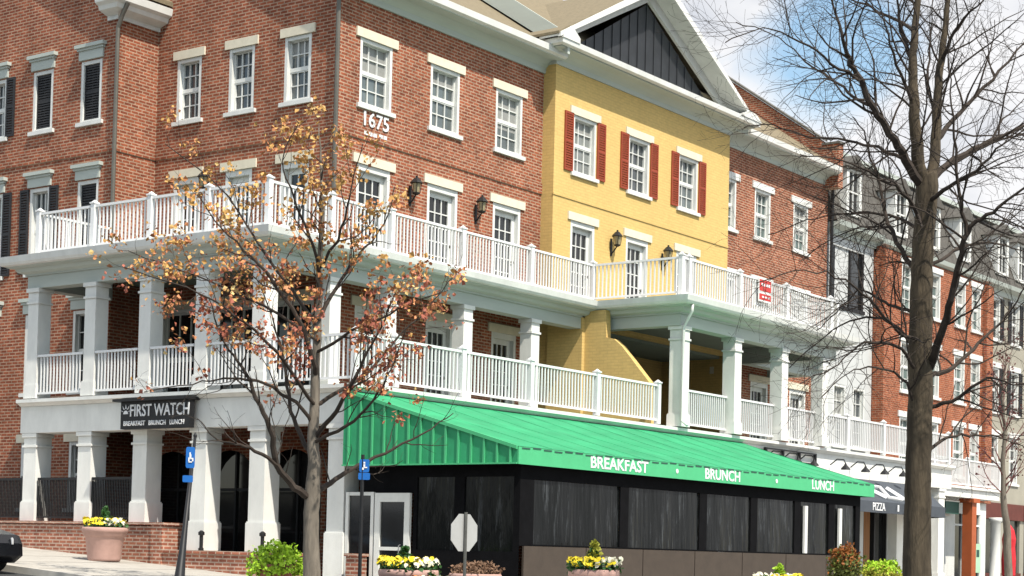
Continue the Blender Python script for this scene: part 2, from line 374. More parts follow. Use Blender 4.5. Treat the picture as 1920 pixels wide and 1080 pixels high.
# ---------------------------------------------------------------- ground
def gz(Y):
    Y = max(-40, min(60, Y))
    if Y > -9: return -.5+.065*Y
    return -1.085+(Y+9)*.027
ys = [-900, -200, -40, -30, -20, -15, -9, 0, 10, 30, 60, 200, 900]
g = MB()
for a, b in zip(ys[:-1], ys[1:]):
    g.poly([(-900, a, gz(a)-.13), (900, a, gz(a)-.13), (900, b, gz(b)-.13), (-900, b, gz(b)-.13)])
tag(g.build('ground', 'asphalt'), kind='structure')
def slab(name, x0, x1, y0, y1, mt, top=0.0, th=.13):
    s = MB(); yy = [y0]+[y for y in ys if y0 < y < y1]+[y1]
    for a, b in zip(yy[:-1], yy[1:]):
        za, zb = gz(a)+top, gz(b)+top
        s.add([(x0,a,za-th),(x1,a,za-th),(x1,b,zb-th),(x0,b,zb-th),(x0,a,za),(x1,a,za),(x1,b,zb),(x0,b,zb)],
              [(0,3,2,1),(4,5,6,7),(0,1,5,4),(1,2,6,5),(2,3,7,6),(3,0,4,7)])
    return tag(s.build(name, mt), kind='structure')
slab('sidewalk', -8.35, -3.4, -13.85, 60, 'concrete', 0, .17)
slab('sidewalk', -3.4, 90, -13.85, -3.3, 'concrete', 0, .17)
slab('kerb', -8.55, -8.35, -14.05, 60, 'kerb', .004, .17)
slab('kerb', -8.35, 90, -14.05, -13.85, 'kerb', .004, .17)
jb = MB()
for i in range(-6, 14):
    y = i*1.6
    jb.poly([(-8.3, y, gz(y)+.004), (-3.9, y, gz(y)+.004), (-3.9, y+.025, gz(y+.025)+.004), (-8.3, y+.025, gz(y+.025)+.004)])
tag(jb.build('sidewalk_joints', 'soil'), kind='structure')

# ---------------------------------------------------------------- corner brick building
FR = Face('front', 0.0); LF = Face('left', 0.0)
UP0, UP1 = 10.78, 12.40       # upper windows
D0, D1 = 6.9, 9.34            # terrace doors
E0, E1 = 3.5, 5.9             # lower porch doors
bb = thing('brick_building', (0, 0, -.6), 'red brick corner building with white sash windows above the white porch', 'building')
fc = [1.40, 4.10, 6.86]; lc = [1.30, 3.20, 5.07]
wb = MB()
H = [(c-.6, c+.6, UP0, UP1) for c in fc]+[(c-.62, c+.62, D0, D1) for c in fc]+[(c-.55, c+.55, E0, E1) for c in fc]
wall_sheet(wb, FR, 0, 8.42, -1.2, 13.4, H)
H = [(c-.44, c+.44, UP0+.05, UP1+.03) for c in lc]+[(c-.46, c+.46, D0, D1+.02) for c in lc]+[(c-.75, c+.75, E0, E1+.1) for c in lc]+[(c-.95, c+.95, -.4, 2.45) for c in (1.1, 3.2, 5.25)]
wall_sheet(wb, LF, 0, 6.25, -1.2, 13.4, H, .3)
# gable end above, return face and wing
wb.poly([(0, 0, 13.4), (0, 6.25, 13.4), (0, 6.25, 17.6), (0, 0, 13.45)])
W = Face('left', -1.37); RF = Face('front', 6.25)
wc = [7.2, 9.1, 11.0, 13.0]
H = [(c-.40, c+.40, 10.78, 12.36) for c in wc]+[(c-.40, c+.40, 7.05, 9.27) for c in wc]+[(c-.42, c+.42, 3.9, 5.95) for c in wc]+[(c-.42, c+.42, .9, 2.6) for c in wc]
wall_sheet(wb, W, 6.25, 20, -1.2, 13.4, H)
wb.poly([(-1.37, 6.25, 13.4), (-1.37, 20, 13.4), (-1.37, 20, 13.9), (-1.37, 13.1, 18.55), (-1.37, 6.25, 14.1)]); wb.poly([(-1.37, 6.25, 13.4), (0, 6.25, 13.4), (0, 6.25, 14.1), (-1.37, 6.25, 14.1)])
wb.poly([(-1.37, 6.25, -1.2), (0, 6.25, -1.2), (0, 6.25, 13.4), (-1.37, 6.25, 13.4)])
wb.poly([(8.42, 0, -1.2), (8.42, 16, -1.2), (8.42, 16, 14), (8.42, 7.5, 18.6), (8.42, 0, 13.6)])
wb.poly([(-1.37, 20, -1.2), (8.42, 20, -1.2), (8.42, 20, 13.4), (-1.37, 20, 13.4)])
wb.build('wall', 'brick', bb)
# ground-floor arch infill and dark interiors
ar = MB()
for c in (1.1, 3.2, 5.25):
    for k in range(12):
        a0, a1 = math.pi*k/12, math.pi*(k+1)/12
        r = .95
        p = [LF.p(c+r*math.cos(a0), .012, 1.45+r*math.sin(a0)), LF.p(c+r*math.cos(a1), .012, 1.45+r*math.sin(a1)),
             LF.p(c+r*math.cos(a1), .012, 2.47), LF.p(c+r*math.cos(a0), .012, 2.47)]
        ar.poly(p)
ar.build('arch_spandrel', 'brick', bb)
for c in (1.1, 3.2, 5.25):
    f = MB(); LF.box(f, c-.95, c-.87, -.28, -.2, -.4, 2.45); LF.box(f, c+.87, c+.95, -.28, -.2, -.4, 2.45); LF.box(f, c-.03, c+.03, -.28, -.2, -.4, 2.45); LF.box(f, c-.87, c+.87, -.28, -.21, 1.4, 1.47)
    o = f.build('shop_window', 'black', bb)
    q = MB(); LF.box(q, c-.87, c+.87, -.27, -.25, -.4, 2.45); q.build('pane', 'pane_dark', o)
bc = MB()
FR.box(bc, 0, 8.42, 0, .03, 9.93, 10.22); LF.box(bc, -.03, 6.25, 0, .03, 9.93, 10.22); W.box(bc, 6.22, 20, 0, .03, 9.93, 10.22)
RF.box(bc, -1.37, -.03, 0, .027, 9.93, 10.22)
bc.build('belt_course', 'brick', bb)
for c in fc:
    window(FR, c, 1.2, UP0, UP1, bb, 4 if False else 3, 4)
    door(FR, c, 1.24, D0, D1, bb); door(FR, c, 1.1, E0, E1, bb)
for c in lc:
    window(LF, c, .88, UP0+.05, UP1+.03, bb, 3, 4, lintw=.13)
    door(LF, c, .92, D0, D1+.02, bb, 2, 4)
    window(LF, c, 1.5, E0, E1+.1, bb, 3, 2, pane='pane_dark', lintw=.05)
def shutter(F, u0, u1, z0, z1, parent, mt='louver', out=.045, name='shutter'):
    s = MB()
    F.box(s, u0, u0+.05, .003, out, z0, z1); F.box(s, u1-.05, u1, .003, out, z0, z1)
    for zz in (z0, (z0+z1)/2-.03, z1-.07): F.box(s, u0+.05, u1-.05, .003, out, zz, zz+.07)
    n = int((z1-z0)/.07)
    for k in range(n):
        zz = z0+.04+k*(z1-z0-.08)/n
        s.prism([F.p(u0+.05, .004, zz), F.p(u0+.05, out-.006, zz-.02), F.p(u0+.05, out-.006, zz+.015), F.p(u0+.05, .004, zz+.045)],
                Vector(F.p(u1-.05, 0, 0))-Vector(F.p(u0+.05, 0, 0)))
    return s.build(name, mt, parent)
for i, c in enumerate(wc):
    for lev, (z0, z1) in enumerate(((10.78, 12.36), (7.05, 9.27), (3.9, 5.95), (.9, 2.6))):
        blind = (lev == 0 and i in (0, 1)) or (lev == 1 and i == 0)
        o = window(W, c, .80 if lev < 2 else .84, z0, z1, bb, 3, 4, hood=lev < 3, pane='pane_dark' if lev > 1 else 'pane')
        if blind:
            s = shutter(Face('left', -1.37+.10), c-.31, c+.31, z0+.05, z1-.09, bb)
        elif lev < 2:
            shutter(W, c-.40-.36, c-.42, z0, z1, bb); shutter(W, c+.42, c+.40+.36, z0, z1, bb)
# wing roof, its eave return, main roof
rf = MB()
th = .12
def roofplane(mb, p, t=.12, m=0): mb.prism(p, (0, 0, t), m)
roofplane(rf, [(-1.6, 5.75, 13.85), (8.3, 5.75, 13.85), (8.3, 13.1, 18.65), (-1.6, 13.1, 18.65)])
roofplane(rf, [(-1.6, 13.1, 18.65), (8.3, 13.1, 18.65), (8.3, 20.5, 13.8), (-1.6, 20.5, 13.8)])
roofplane(rf, [(-.35, -.62, 13.68), (8.38, -.62, 13.68), (8.38, 7.5, 19.1), (-.35, 7.5, 19.1)])
roofplane(rf, [(-.35, 7.5, 19.1), (8.38, 7.5, 19.1), (8.38, 16, 13.7), (-.35, 16, 13.7)])
rf.build('roof', 'roof', bb)
CP = [(0, 13.28), (.05, 13.28), (.07, 13.42), (.16, 13.5), (.30, 13.58), (.44, 13.6), (.44, 13.57), (.60, 13.60), (.64, 13.78), (.60, 13.80), (0, 13.76)]
co = MB(); sweep(co, [(-.30, .0), (8.42, .0)], CP)
co.build('cornice', 'cornice', bb)
gt = MB(); sweep(gt, [(-.34, .0), (8.56, .0)], [(.605, 13.62), (.70, 13.66), (.72, 13.82), (.60, 13.82)]); gt.build('gutter', 'white', bb)
ce = MB(); sweep(ce, [(-1.37, 6.6), (-1.37, 6.25), (-.0, 6.25)], [(0, 13.27), (.05, 13.27), (.05, 13.37), (.32, 13.46), (.36, 13.56), (.47, 13.62), (.50, 13.80), (0, 13.82)])
ce.build('eave_return', 'white', bb)
rb = MB(); rb.prism([(-.36, -.62, 13.56), (-.36, -.62, 13.78), (-.36, 7.5, 19.2), (-.36, 7.5, 18.95)], (.12, 0, 0)); rb.prism([(-1.66, 5.75, 13.84), (-1.66, 5.75, 14.0), (-1.66, 13.1, 18.8), (-1.66, 13.1, 18.5)], (.12, 0, 0)); rb.prism([(-1.66, 20.6, 13.6), (-1.66, 20.6, 13.9), (-1.66, 13.1, 18.8), (-1.66, 13.1, 18.5)], (.12, 0, 0))
rb.build('rake_board', 'white', bb)
dsp = MB(); dsp.tube([(-1.45, 5.8, 13.6), (-1.46, 6.0, 13.3), (-1.46, 6.14, 13.0), (-1.46, 6.14, 7.0)], .055, 8)
dsp.build('downspout', 'metal', bb)
dsp = MB(); dsp.tube([(-.05, -.55, 13.55), (-.08, -.3, 13.3), (-.09, -.07, 13.1), (-.09, -.07, 7.0)], .055, 8)
dsp.build('downspout', 'metal', bb)

# ---------------------------------------------------------------- yellow building
def densify2(p): return p
yb = thing('yellow_building', (13, -.4, -.6), 'yellow painted brick townhouse with red shutters and white pediment', 'building')
YF = Face('front', -.4); yc = [9.90, 12.75, 15.58]
wy = MB()
H = [(c-.58, c+.58, 10.68, 12.30) for c in yc]+[(c-.6, c+.6, D0, 9.34) for c in yc]+[(8.95, 18.0, 3.45, 6.45)]
wall_sheet(wy, YF, 8.42, 18.1, -1.2, 13.6, H)
wy.poly([(8.42, -.4, -1.2), (8.42, 2, -1.2), (8.42, 2, 13.6), (8.42, -.4, 13.6)])
wy.poly([(18.1, -.4, -1.2), (18.1, 2, -1.2), (18.1, 2, 13.6), (18.1, -.4, 13.6)])
YF.box(wy, 8.40, 18.1, .0, .025, 9.90, 9.97)
# porch level set back behind the front, depth added to darken it
YB = Face('front', 1.9)
wall_sheet(wy, YB, 8.95, 18.0, 3.45, 6.45, [(c-.6, c+.6, E0, E1) for c in yc])
wy.poly([(8.95, -.24, 3.45), (8.95, 1.9, 3.45), (8.95, 1.9, 6.45), (8.95, -.24, 6.45)]); wy.poly([(18.0, -.24, 3.45), (18.0, 1.9, 3.45), (18.0, 1.9, 6.45), (18.0, -.24, 6.45)])
# porch-level pier and curved wing wall
wy.box(8.3, 8.9, -1.55, -.4, 3.45, 6.6)
cv = [(8.42, -1.55, 3.45), (8.42, -1.55, 6.6), (8.42, -2.22, 6.6)]
for y, z in densify2([(-2.25, 5.86), (-2.5, 5.80), (-2.75, 5.60), (-3.05, 5.26), (-3.35, 4.92), (-3.6, 4.64), (-3.72, 4.45)]): cv.append((8.42, y, z))
cv.append((8.42, -3.72, 3.45))
wy.prism(cv, (.22, 0, 0))
wy.build('wall', 'brick_yellow', yb)
for c in yc:
    o = window(YF, c, 1.16, 10.68, 12.30, yb, 3, 4, lintmat='stone')
    shutter(YF, c-1.02, c-.61, 10.68, 12.32, yb, 'red_shutter'); shutter(YF, c+.61, c+1.02, 10.68, 12.32, yb, 'red_shutter')
    door(YF, c, 1.2, D0, 9.34, yb); door(YB, c, 1.2, E0, E1, yb)
rc_ = MB(); rc_.box(8.951, 17.999, -.239, 1.899, 6.36, 6.449); rc_.build('added_recess_ceiling', 'ceiling', yb)  # closes the top of the added recess
rc_ = MB(); rc_.box(8.951, 17.999, -.239, 1.899, 3.38, 3.452); rc_.build('added_recess_floor', 'ceiling', yb)
YCP = [(0, 13.50), (.05, 13.50), (.07, 13.62), (.16, 13.68), (.30, 13.74), (.44, 13.76), (.56, 13.78), (.60, 13.94), (0, 13.98)]
co = MB(); sweep(co, [(8.42, 1.2), (8.42, -.4), (18.1, -.4), (18.1, 1.2)], YCP); co.build('cornice', 'cornice', yb)
gt = MB(); sweep(gt, [(8.42, 1.2), (8.42, -.4), (18.1, -.4), (18.1, 1.2)], [(.605, 13.80), (.70, 13.84), (.72, 13.98), (.60, 13.98)]); gt.build('gutter', 'white', yb)
AX, AZ = 12.95, 16.75
pe = MB(); pe.add([(8.9, -.42, 13.98), (17.0, -.42, 13.98), (AX, -.42, 16.35)], [(0, 1, 2)])
for k in range(1, 18):
    x = 8.9+k*.45; h = 13.98+(2.37)*(1-abs(x-AX)/4.05)
    if h > 14.05: pe.box(x-.02, x+.02, -.445, -.423, 13.98, h)
pe.build('pediment_panel', 'gable', yb)
rk = MB()
for sgn in (-1, 1):
    e = AX+sgn*5.35
    # sloping soffit, inner trim and outer fascia of the rake
    def lp(t, dz): return (e+(AX-e)*t, 13.98+(AZ-13.98)*t+dz)
    (xa, za), (xb, zb) = lp(0, 0), lp(1, 0)
    rk.prism([(xa, -1.12, za-.02), (xb, -1.12, zb-.02), (xb, -1.12, zb+.22), (xa, -1.12, za+.10)], (0, .10, 0))
    rk.prism([(xa, -1.02, za+.0), (xb, -1.02, zb+.0), (xb, -1.02, zb+.12), (xa, -1.02, za+.06)], (0, .62, 0))
    rk.prism([(xa+(-sgn)*.55, -.52, za), (xb, -.52, zb-.33), (xb, -.52, zb), (xa, -.52, za)], (0, .10, 0))
rk.build('rake_trim', 'white', yb)
rf = MB()
for sgn in (-1, 1):
    e = AX+sgn*5.38
    roofplane(rf, [(e, -1.08, 14.04), (AX, -1.08, 16.90), (AX, 6.0, 16.90), (e, 6.0, 14.04)], .07)
roofplane(rf, [(8.22, -.36, 14.39), (18.3, -.36, 14.39), (18.3, 7.5, 19.7), (8.22, 7.5, 19.7)])
roofplane(rf, [(8.22, 7.5, 19.7), (18.3, 7.5, 19.7), (18.3, 16, 14), (8.22, 16, 14)])
rf.build('roof', 'roof', yb)
rb = MB(); rb.prism([(8.10, -1.0, 13.62), (8.10, -1.0, 14.16), (8.10, 7.5, 19.86), (8.10, 7.5, 19.25)], (.11, 0, 0)); rb.build('rake_board', 'cornice', yb)
bx = MB(); bx.prism([(7.68, -1.14, 13.96), (8.5, -1.14, 13.96), (8.5, -1.14, 14.10), (8.1, -1.14, 14.36)], (0, .8, 0)); bx.build('cornice_return', 'white', yb)
bx = MB(); bx.prism([(17.5, -1.14, 13.96), (18.84, -1.14, 13.96), (18.5, -1.14, 14.16), (18.0, -1.14, 14.2)], (0, .8, 0)); bx.build('cornice_return', 'white', yb)

# ---------------------------------------------------------------- second brick building
b2 = thing('brick_building', (22, 0, -.6), 'smaller red brick townhouse with a stepped party wall between yellow and white houses', 'building')
rc = [18.75, 21.1, 23.85]
w2 = MB()
H = [(c-.55, c+.55, 10.70, 12.32) for c in rc]+[(c-.6, c+.6, 6.9, 9.2) for c in rc]+[(c-.6, c+.6, E0, E1) for c in rc]
wall_sheet(w2, FR, 18.1, 25.9, -1.2, 13.5, H)
w2.poly([(25.9, 0, -1.2), (25.9, 16, -1.2), (25.9, 16, 13.5), (25.9, 0, 13.5)])
w2.build('wall', 'brick', b2)
for c in rc:
    window(FR, c, 1.1, 10.70, 12.32, b2, 3, 4, pane='pane_green', lintmat='white', lintw=.2)
    door(FR, c, 1.2, 6.9, 9.2, b2, lintmat='white'); door(FR, c, 1.2, E0, E1, b2)
pw = MB(); pw.prism([(25.55, -.55, 13.2), (25.55, -.55, 14.75), (25.55, .15, 14.75), (25.55, .15, 14.95), (25.55, 7.6, 20.2), (25.55, 16, 15), (25.55, 16, 13.2)], (.38, 0, 0)); pw.build('party_wall', 'brick', b2)
cp = MB(); cp.prism([(25.5, .1, 14.96), (25.5, 7.6, 20.25), (25.5, 7.6, 20.33), (25.5, .1, 15.04)], (.48, 0, 0)); cp.box(25.5, 25.98, -.6, .1, 14.752, 14.83); cp.build('coping', 'metal', b2)
co = MB(); sweep(co, [(18.1, 0), (25.55, 0)], [(a, b+.05) for a, b in CP]); co.build('cornice', 'cornice', b2)
gt = MB(); sweep(gt, [(18.9, 0), (25.55, 0)], [(.605, 13.67), (.70, 13.71), (.72, 13.87), (.60, 13.87)]); gt.build('gutter', 'white', b2)
rf = MB(); roofplane(rf, [(18.3, -.62, 13.74), (25.55, -.62, 13.74), (25.55, 7.5, 19.3), (18.3, 7.5, 19.3)]); roofplane(rf, [(18.3, 7.5, 19.3), (25.55, 7.5, 19.3), (25.55, 16, 13.7), (18.3, 16, 13.7)]); rf.build('roof', 'roof', b2)
dsp = MB(); dsp.tube([(25.95, -.5, 13.6), (25.97, -.15, 13.2), (25.97, -.12, 7.0)], .06, 8); dsp.build('downspout', 'black', b2)

# ---------------------------------------------------------------- white building with mansard
wh = thing('white_building', (28, 0, -.6), 'white rendered house with slate mansard and black framed window beside brick party wall', 'building')
w3 = MB(); wall_sheet(w3, FR, 26.02, 29.75, -1.2, 12.1, [(26.3, 28.9, 9.25, 11.35), (26.6, 27.6, 4.2, 6.4), (28.2, 29.2, 4.2, 6.4)])
w3.poly([(26.02, 0, -1.2), (26.02, 12, -1.2), (26.02, 12, 12.1), (26.02, 0, 12.1)]); w3.build('wall', 'whitewall', wh)
f = MB(); FR.box(f, 26.3, 26.5, -.1, .02, 9.25, 11.35); FR.box(f, 28.75, 28.9, -.1, .02, 9.25, 11.35); FR.box(f, 27.75, 27.85, -.1, .02, 9.4, 11.3); FR.box(f, 26.2, 29.0, -.1, .05, 9.12, 9.25)
o = f.build('window', 'black', wh)
g_ = MB(); FR.box(g_, 27.85, 28.75, -.08, -.06, 9.25, 11.3); g_.build('pane', 'pane_dark', o)
g_ = MB(); FR.box(g_, 26.5, 27.75, -.09, -.065, 9.25, 11.35); g_.build('blind', 'whitewall', o)
for c in (27.1, 28.7): window(FR, c, 1.0, 4.2, 6.4, wh, 2, 4, lint=False)
def mansard(parent, x0, x1, dorm, z0=12.1, z1=15.0, mt='slate'):
    r = MB(); r.prism([(x0, -.35, z0), (x0, .75, z1), (x0, 8, z1+1.2), (x0, 12, z0)], (x1-x0, 0, 0)); r.build('roof', mt, parent)
    c = MB(); sweep(c, [(x0, 0), (x1, 0)], [(0, z0-.4), (.08, z0-.4), (.12, z0-.2), (.40, z0-.1), (.45, z0+.06), (0, z0+.06)]); c.build('cornice', 'cornice', parent)
    c = MB(); c.box(x0, x1, .60, .85, z1-.05, z1+.12); c.build('ridge_trim', 'cornice', parent)
    for d in dorm:
        q = MB(); q.box(d-.62, d-.42, -.30, 1.6, z0+.45, z0+2.1); q.box(d+.42, d+.62, -.30, 1.6, z0+.45, z0+2.1); q.box(d-.42, d+.42, -.27, 1.6, z0+2.0, z0+2.12); q.box(d-.42, d+.42, -.27, -.1, z0+.42, z0+.55)
        q.box(d-.025, d+.025, -.25, -.2, z0+.55, z0+2.0); q.box(d-.42, d-.025, -.25, -.2, z0+1.24, z0+1.3); q.box(d+.025, d+.42, -.25, -.2, z0+1.24, z0+1.3)
        o = q.build('dormer', 'white', parent)
        q = MB(); q.box(d-.42, d+.42, -.19, -.17, z0+.55, z0+2.0); q.build('pane', 'pane_dark', o)
        q = MB(); q.prism([(d-.8, -.42, z0+2.1), (d+.8, -.42, z0+2.1), (d, -.42, z0+2.62)], (0, 2.4, 0)); q.build('dormer_roof', mt, o)
mansard(wh, 26.0, 29.78, [27.4])

# ---------------------------------------------------------------- orange-red brick building
rbld = thing('brick_building', (35, 0, -.6), 'orange red brick building with slate mansard behind the bare tree', 'building')
oc = [32.3, 34.9, 37.5]
F2 = Face('front', -.25)
w4 = MB(); H = []
lev = [(9.7, 11.5), (6.6, 8.5), (3.6, 5.6)]
for c in oc:
    for z0, z1 in lev: H.append((c-.55, c+.55, z0, z1))
H += [(39.2-.5, 39.2+.5, z0, z1) for z0, z1 in lev]
wall_sheet(w4, F2, 29.8, 40.6, 2.6, 11.8, H)
w4.poly([(29.8, -.25, 2.6), (29.8, 12, 2.6), (29.8, 12, 11.8), (29.8, -.25, 11.8)]); w4.poly([(40.6, -.25, 2.6), (40.6, 12, 2.6), (40.6, 12, 11.8), (40.6, -.25, 11.8)])
F2.box(w4, 29.8, 30.5, .003, .2, 2.6, 11.7); F2.box(w4, 39.9, 40.6, .003, .2, 2.6, 11.7)
w4.build('wall', 'brick_orange', rbld)
for c in oc+[39.2]:
    for z0, z1 in lev: window(F2, c, 1.1 if c < 39 else 1.0, z0, z1, rbld, 2, 4, pane='pane_green', lintmat='white')
mansard(rbld, 29.8, 40.6, [31.5, 34.6, 37.8], 12.0, 15.0)
sh = MB(); wall_sheet(sh, F2, 29.8, 40.6, -1.3, 2.6, [(30.6, 32.4, -.9, 2.0), (33.0, 34.6, -.9, 2.0), (35.2, 36.0, -1.2, 1.9), (37.3, 40.0, -.6, 2.1)]); sh.build('shopfront_wall', 'white', rbld)
for a, b, z0, z1, n in ((30.6, 32.4, -.9, 2.0, 2), (33.0, 34.6, -.9, 2.0, 2), (37.3, 40.0, -.6, 2.1, 3)):
    f = MB()
    for k in range(n+1):
        u = a+(b-a)*k/n; F2.box(f, u-.05, u+.05, -.14, -.02, z0, z1)
    F2.box(f, a+.05, b-.05, -.13, -.03, z1-.5, z1-.42)
    o = f.build('shop_window', 'white', rbld); g_ = MB(); F2.box(g_, a, b, -.12, -.10, z0, z1); g_.build('pane', 'pane_dark', o)
door(F2, 35.6, .8, -1.2, 1.9, rbld)
bl = MB(); bl.box(31.6, 38.2, -1.75, -.25, 2.62, 2.95); bl.box(31.5, 38.3, -1.85, -.25, 2.95, 3.05); bl.build('balcony_slab', 'white', rbld)
hd = MB(); hd.prism([(31.0, -.26, 2.25), (31.0, -1.0, 2.05), (31.0, -1.0, 1.9), (31.0, -.26, 1.9)], (4.0, 0, 0)); hd.build('shop_hood', 'white', rbld)

# ---------------------------------------------------------------- cream building, far right
cb = thing('cream_building', (50, 0, -.6), 'cream apartment block with rows of windows at the far right', 'building')
w5 = MB(); H = []
cx = [42.0+2.3*k for k in range(9)]
for c in cx:
    for z0, z1 in lev: H.append((c-.5, c+.5, z0, z1))
wall_sheet(w5, FR, 40.65, 62, -1.2, 11.8, H+[(c-.9, c+.9, -1, 2.0) for c in cx]); w5.poly([(62, 0, -1.2), (62, 12, -1.2), (62, 12, 11.8), (62, 0, 11.8)])
w5.build('wall', 'siding', cb)
for c in cx:
    for z0, z1 in lev:
        window(FR, c, 1.0, z0, z1, cb, 2, 4, pane='pane_dark', lintmat='white')
        if z0 > 6: shutter(FR, c-.88, c-.52, z0, z1, cb); shutter(FR, c+.52, c+.88, z0, z1, cb)
    g_ = MB(); FR.box(g_, c-.9, c+.9, -.14, -.12, -1, 2); g_.build('shop_window', 'pane_dark', cb)
    g_ = MB(); FR.box(g_, c-1.12, c+1.12, .003, .09, 2.0, 2.7); g_.build('shop_fascia', 'shopred', cb); g_ = MB(); FR.box(g_, c-.9, c+.9, .003, .08, -1.2, -.3); g_.build('shop_stallriser', 'shopred', cb)
mansard(cb, 40.65, 62, [c for c in cx[::1]], 12.0, 15.0)

# ---------------------------------------------------------------- the porch
PX, PB, PF = -3.7, -1.5, -4.3
pch = thing('porch', (PX, PB, -.6), 'white two storey porch wrapping the corner below the brick and yellow houses', 'porch')
ZD = 6.86
dk = MB()
dk.box(PX+.02, 0, PB+.02, 6.45, 6.60, 6.82); dk.box(-1.38, 8.83, PB+.021, -.002, 6.601, 6.821); dk.box(8.85, 18.0, PF+.02, -.402, 6.602, 6.822)
dk.box(18.001, 21.98, PB+.02, -.003, 6.603, 6.823); dk.build('upper_deck', 'ceiling', pch)  # last stretch added behind the outer rail to shade the brick wall
path = [(-1.37, 6.5), (PX, 6.5), (PX, PB), (8.83, PB), (8.83, PF), (18.0, PF), (18.0, PB), (22.0, PB), (22.0, 0)]
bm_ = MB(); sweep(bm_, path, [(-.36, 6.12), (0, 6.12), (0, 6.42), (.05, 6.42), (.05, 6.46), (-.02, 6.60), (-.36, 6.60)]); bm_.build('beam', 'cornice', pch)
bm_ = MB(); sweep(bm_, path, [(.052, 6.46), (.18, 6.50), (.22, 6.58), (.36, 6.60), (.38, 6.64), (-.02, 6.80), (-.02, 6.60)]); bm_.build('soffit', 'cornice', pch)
bm_ = MB(); sweep(bm_, path, [(.381, 6.62), (.46, 6.64), (.50, 6.70), (.53, 6.84), (.49, 6.84), (-.04, 6.88), (-.04, 6.83), (.381, 6.75)]); bm_.build('gutter', 'white', pch)
def rail_bay(mb, a, b, z0, z1, sp=.125):
    (xa, ya), (xb, yb_) = a, b; alongx = abs(xb-xa) > abs(yb_-ya)
    def bx(t0, t1, hw, q0, q1):
        if alongx: mb.box(t0, t1, ya-hw, ya+hw, q0, q1)
        else: mb.box(xa-hw, xa+hw, t0, t1, q0, q1)
    lo, hi = (sorted((xa, xb)) if alongx else sorted((ya, yb_)))
    lo += .065; hi -= .065
    bx(lo, hi, .035, z1-.055, z1); bx(lo, hi, .025, z0, z0+.05)
    n = max(2, int((hi-lo)/sp))
    for k in range(1, n):
        t = lo+(hi-lo)*k/n
        if alongx: mb.box(t-.016, t+.016, ya-.016, ya+.016, z0+.05, z1-.055)
        else: mb.box(xa-.016, xa+.016, t-.016, t+.016, z0+.05, z1-.055)
def post(mb, x, y, z0, z1, w_=.065):
    mb.box(x-w_, x+w_, y-w_, y+w_, z0, z1); mb.box(x-w_-.02, x+w_+.02, y-w_-.02, y+w_+.02, z1, z1+.035)
    mb.add([(x-w_, y-w_, z1+.035), (x+w_, y-w_, z1+.035), (x+w_, y+w_, z1+.035), (x-w_, y+w_, z1+.035), (x, y, z1+.10)], [(0, 1, 4), (1, 2, 4), (2, 3, 4), (3, 0, 4)])
def railing(pts, z0, z1, parent, posts=True, first=True):
    for i in range(len(pts)-1):
        m_ = MB(); rail_bay(m_, pts[i], pts[i+1], z0, z1); m_.build('railing', 'rail', parent)
    if posts:
        for i, p in enumerate(pts):
            if i == 0 and not first: continue
            m_ = MB(); post(m_, p[0], p[1], z0-.08, z1+.03); m_.build('railing_post', 'rail', parent)
yl = [6.12, 4.15, 2.21, .33, PB]
railing([(-1.45, 6.12), (PX, 6.12)]+[(PX, y) for y in yl[1:]], 6.97, 7.93, pch, True, False)
railing([(PX, PB), (-1.7, PB), (.37, PB), (3.07, PB), (5.95, PB), (8.83, PB)], 6.97, 7.93, pch, True, False)
railing([(8.83, PB), (8.83, PF), (9.2, PF), (11.95, PF), (14.7, PF), (17.55, PF)], 6.97, 7.93, pch, True, False)
railing([(17.55, PF), (17.95, PF), (17.95, PB), (20.0, PB), (21.95, PB), (21.95, -.1)], 6.97, 7.93, pch, True, False)  # last bays edge the added deck stretch
# porch columns
def column(x, y, z0, z1, w_, parent, neck=.5, plinth=.0, name='column'):
    c = MB(); h = w_/2
    c.box(x-h, x+h, y-h, y+h, z0, z1)
    if plinth: c.box(x-h-.035, x+h+.035, y-h-.035, y+h+.035, z0+.002, z0+plinth); c.box(x-h-.02, x+h+.02, y-h-.02, y+h+.02, z0+plinth, z0+plinth+.03)
    c.box(x-h-.03, x+h+.03, y-h-.03, y+h+.03, z1-neck, z1-neck+.05)
    c.box(x-h-.04, x+h+.04, y-h-.04, y+h+.04, z1-.10, z1-.003)
    return c.build(name, 'stucco', parent)
cyl = [6.25, 4.18, 2.30, .46, -1.30]
for y in cyl: column(PX+.18, y, 3.46, 6.12, .38, pch, .38, .32)
for x in (-1.5, .45, 3.37, 6.22): column(x, PB+.18, 3.46, 6.12, .36, pch, .38, .32)
for x in (9.10, 11.92, 14.68, 17.27): column(x, PF-.02+.19, 3.46, 6.12, .38, pch, .38, .32)
dsp = MB(); dsp.tube([(8.72, PF-.42, 6.62), (8.74, PF-.40, 6.45), (8.84, PF-.18, 6.2), (8.84, PF-.10, 6.05), (8.84, PF-.10, 3.6), (8.78, PF-.3, 3.47)], .04, 8); dsp.build('downspout', 'white', pch, True)
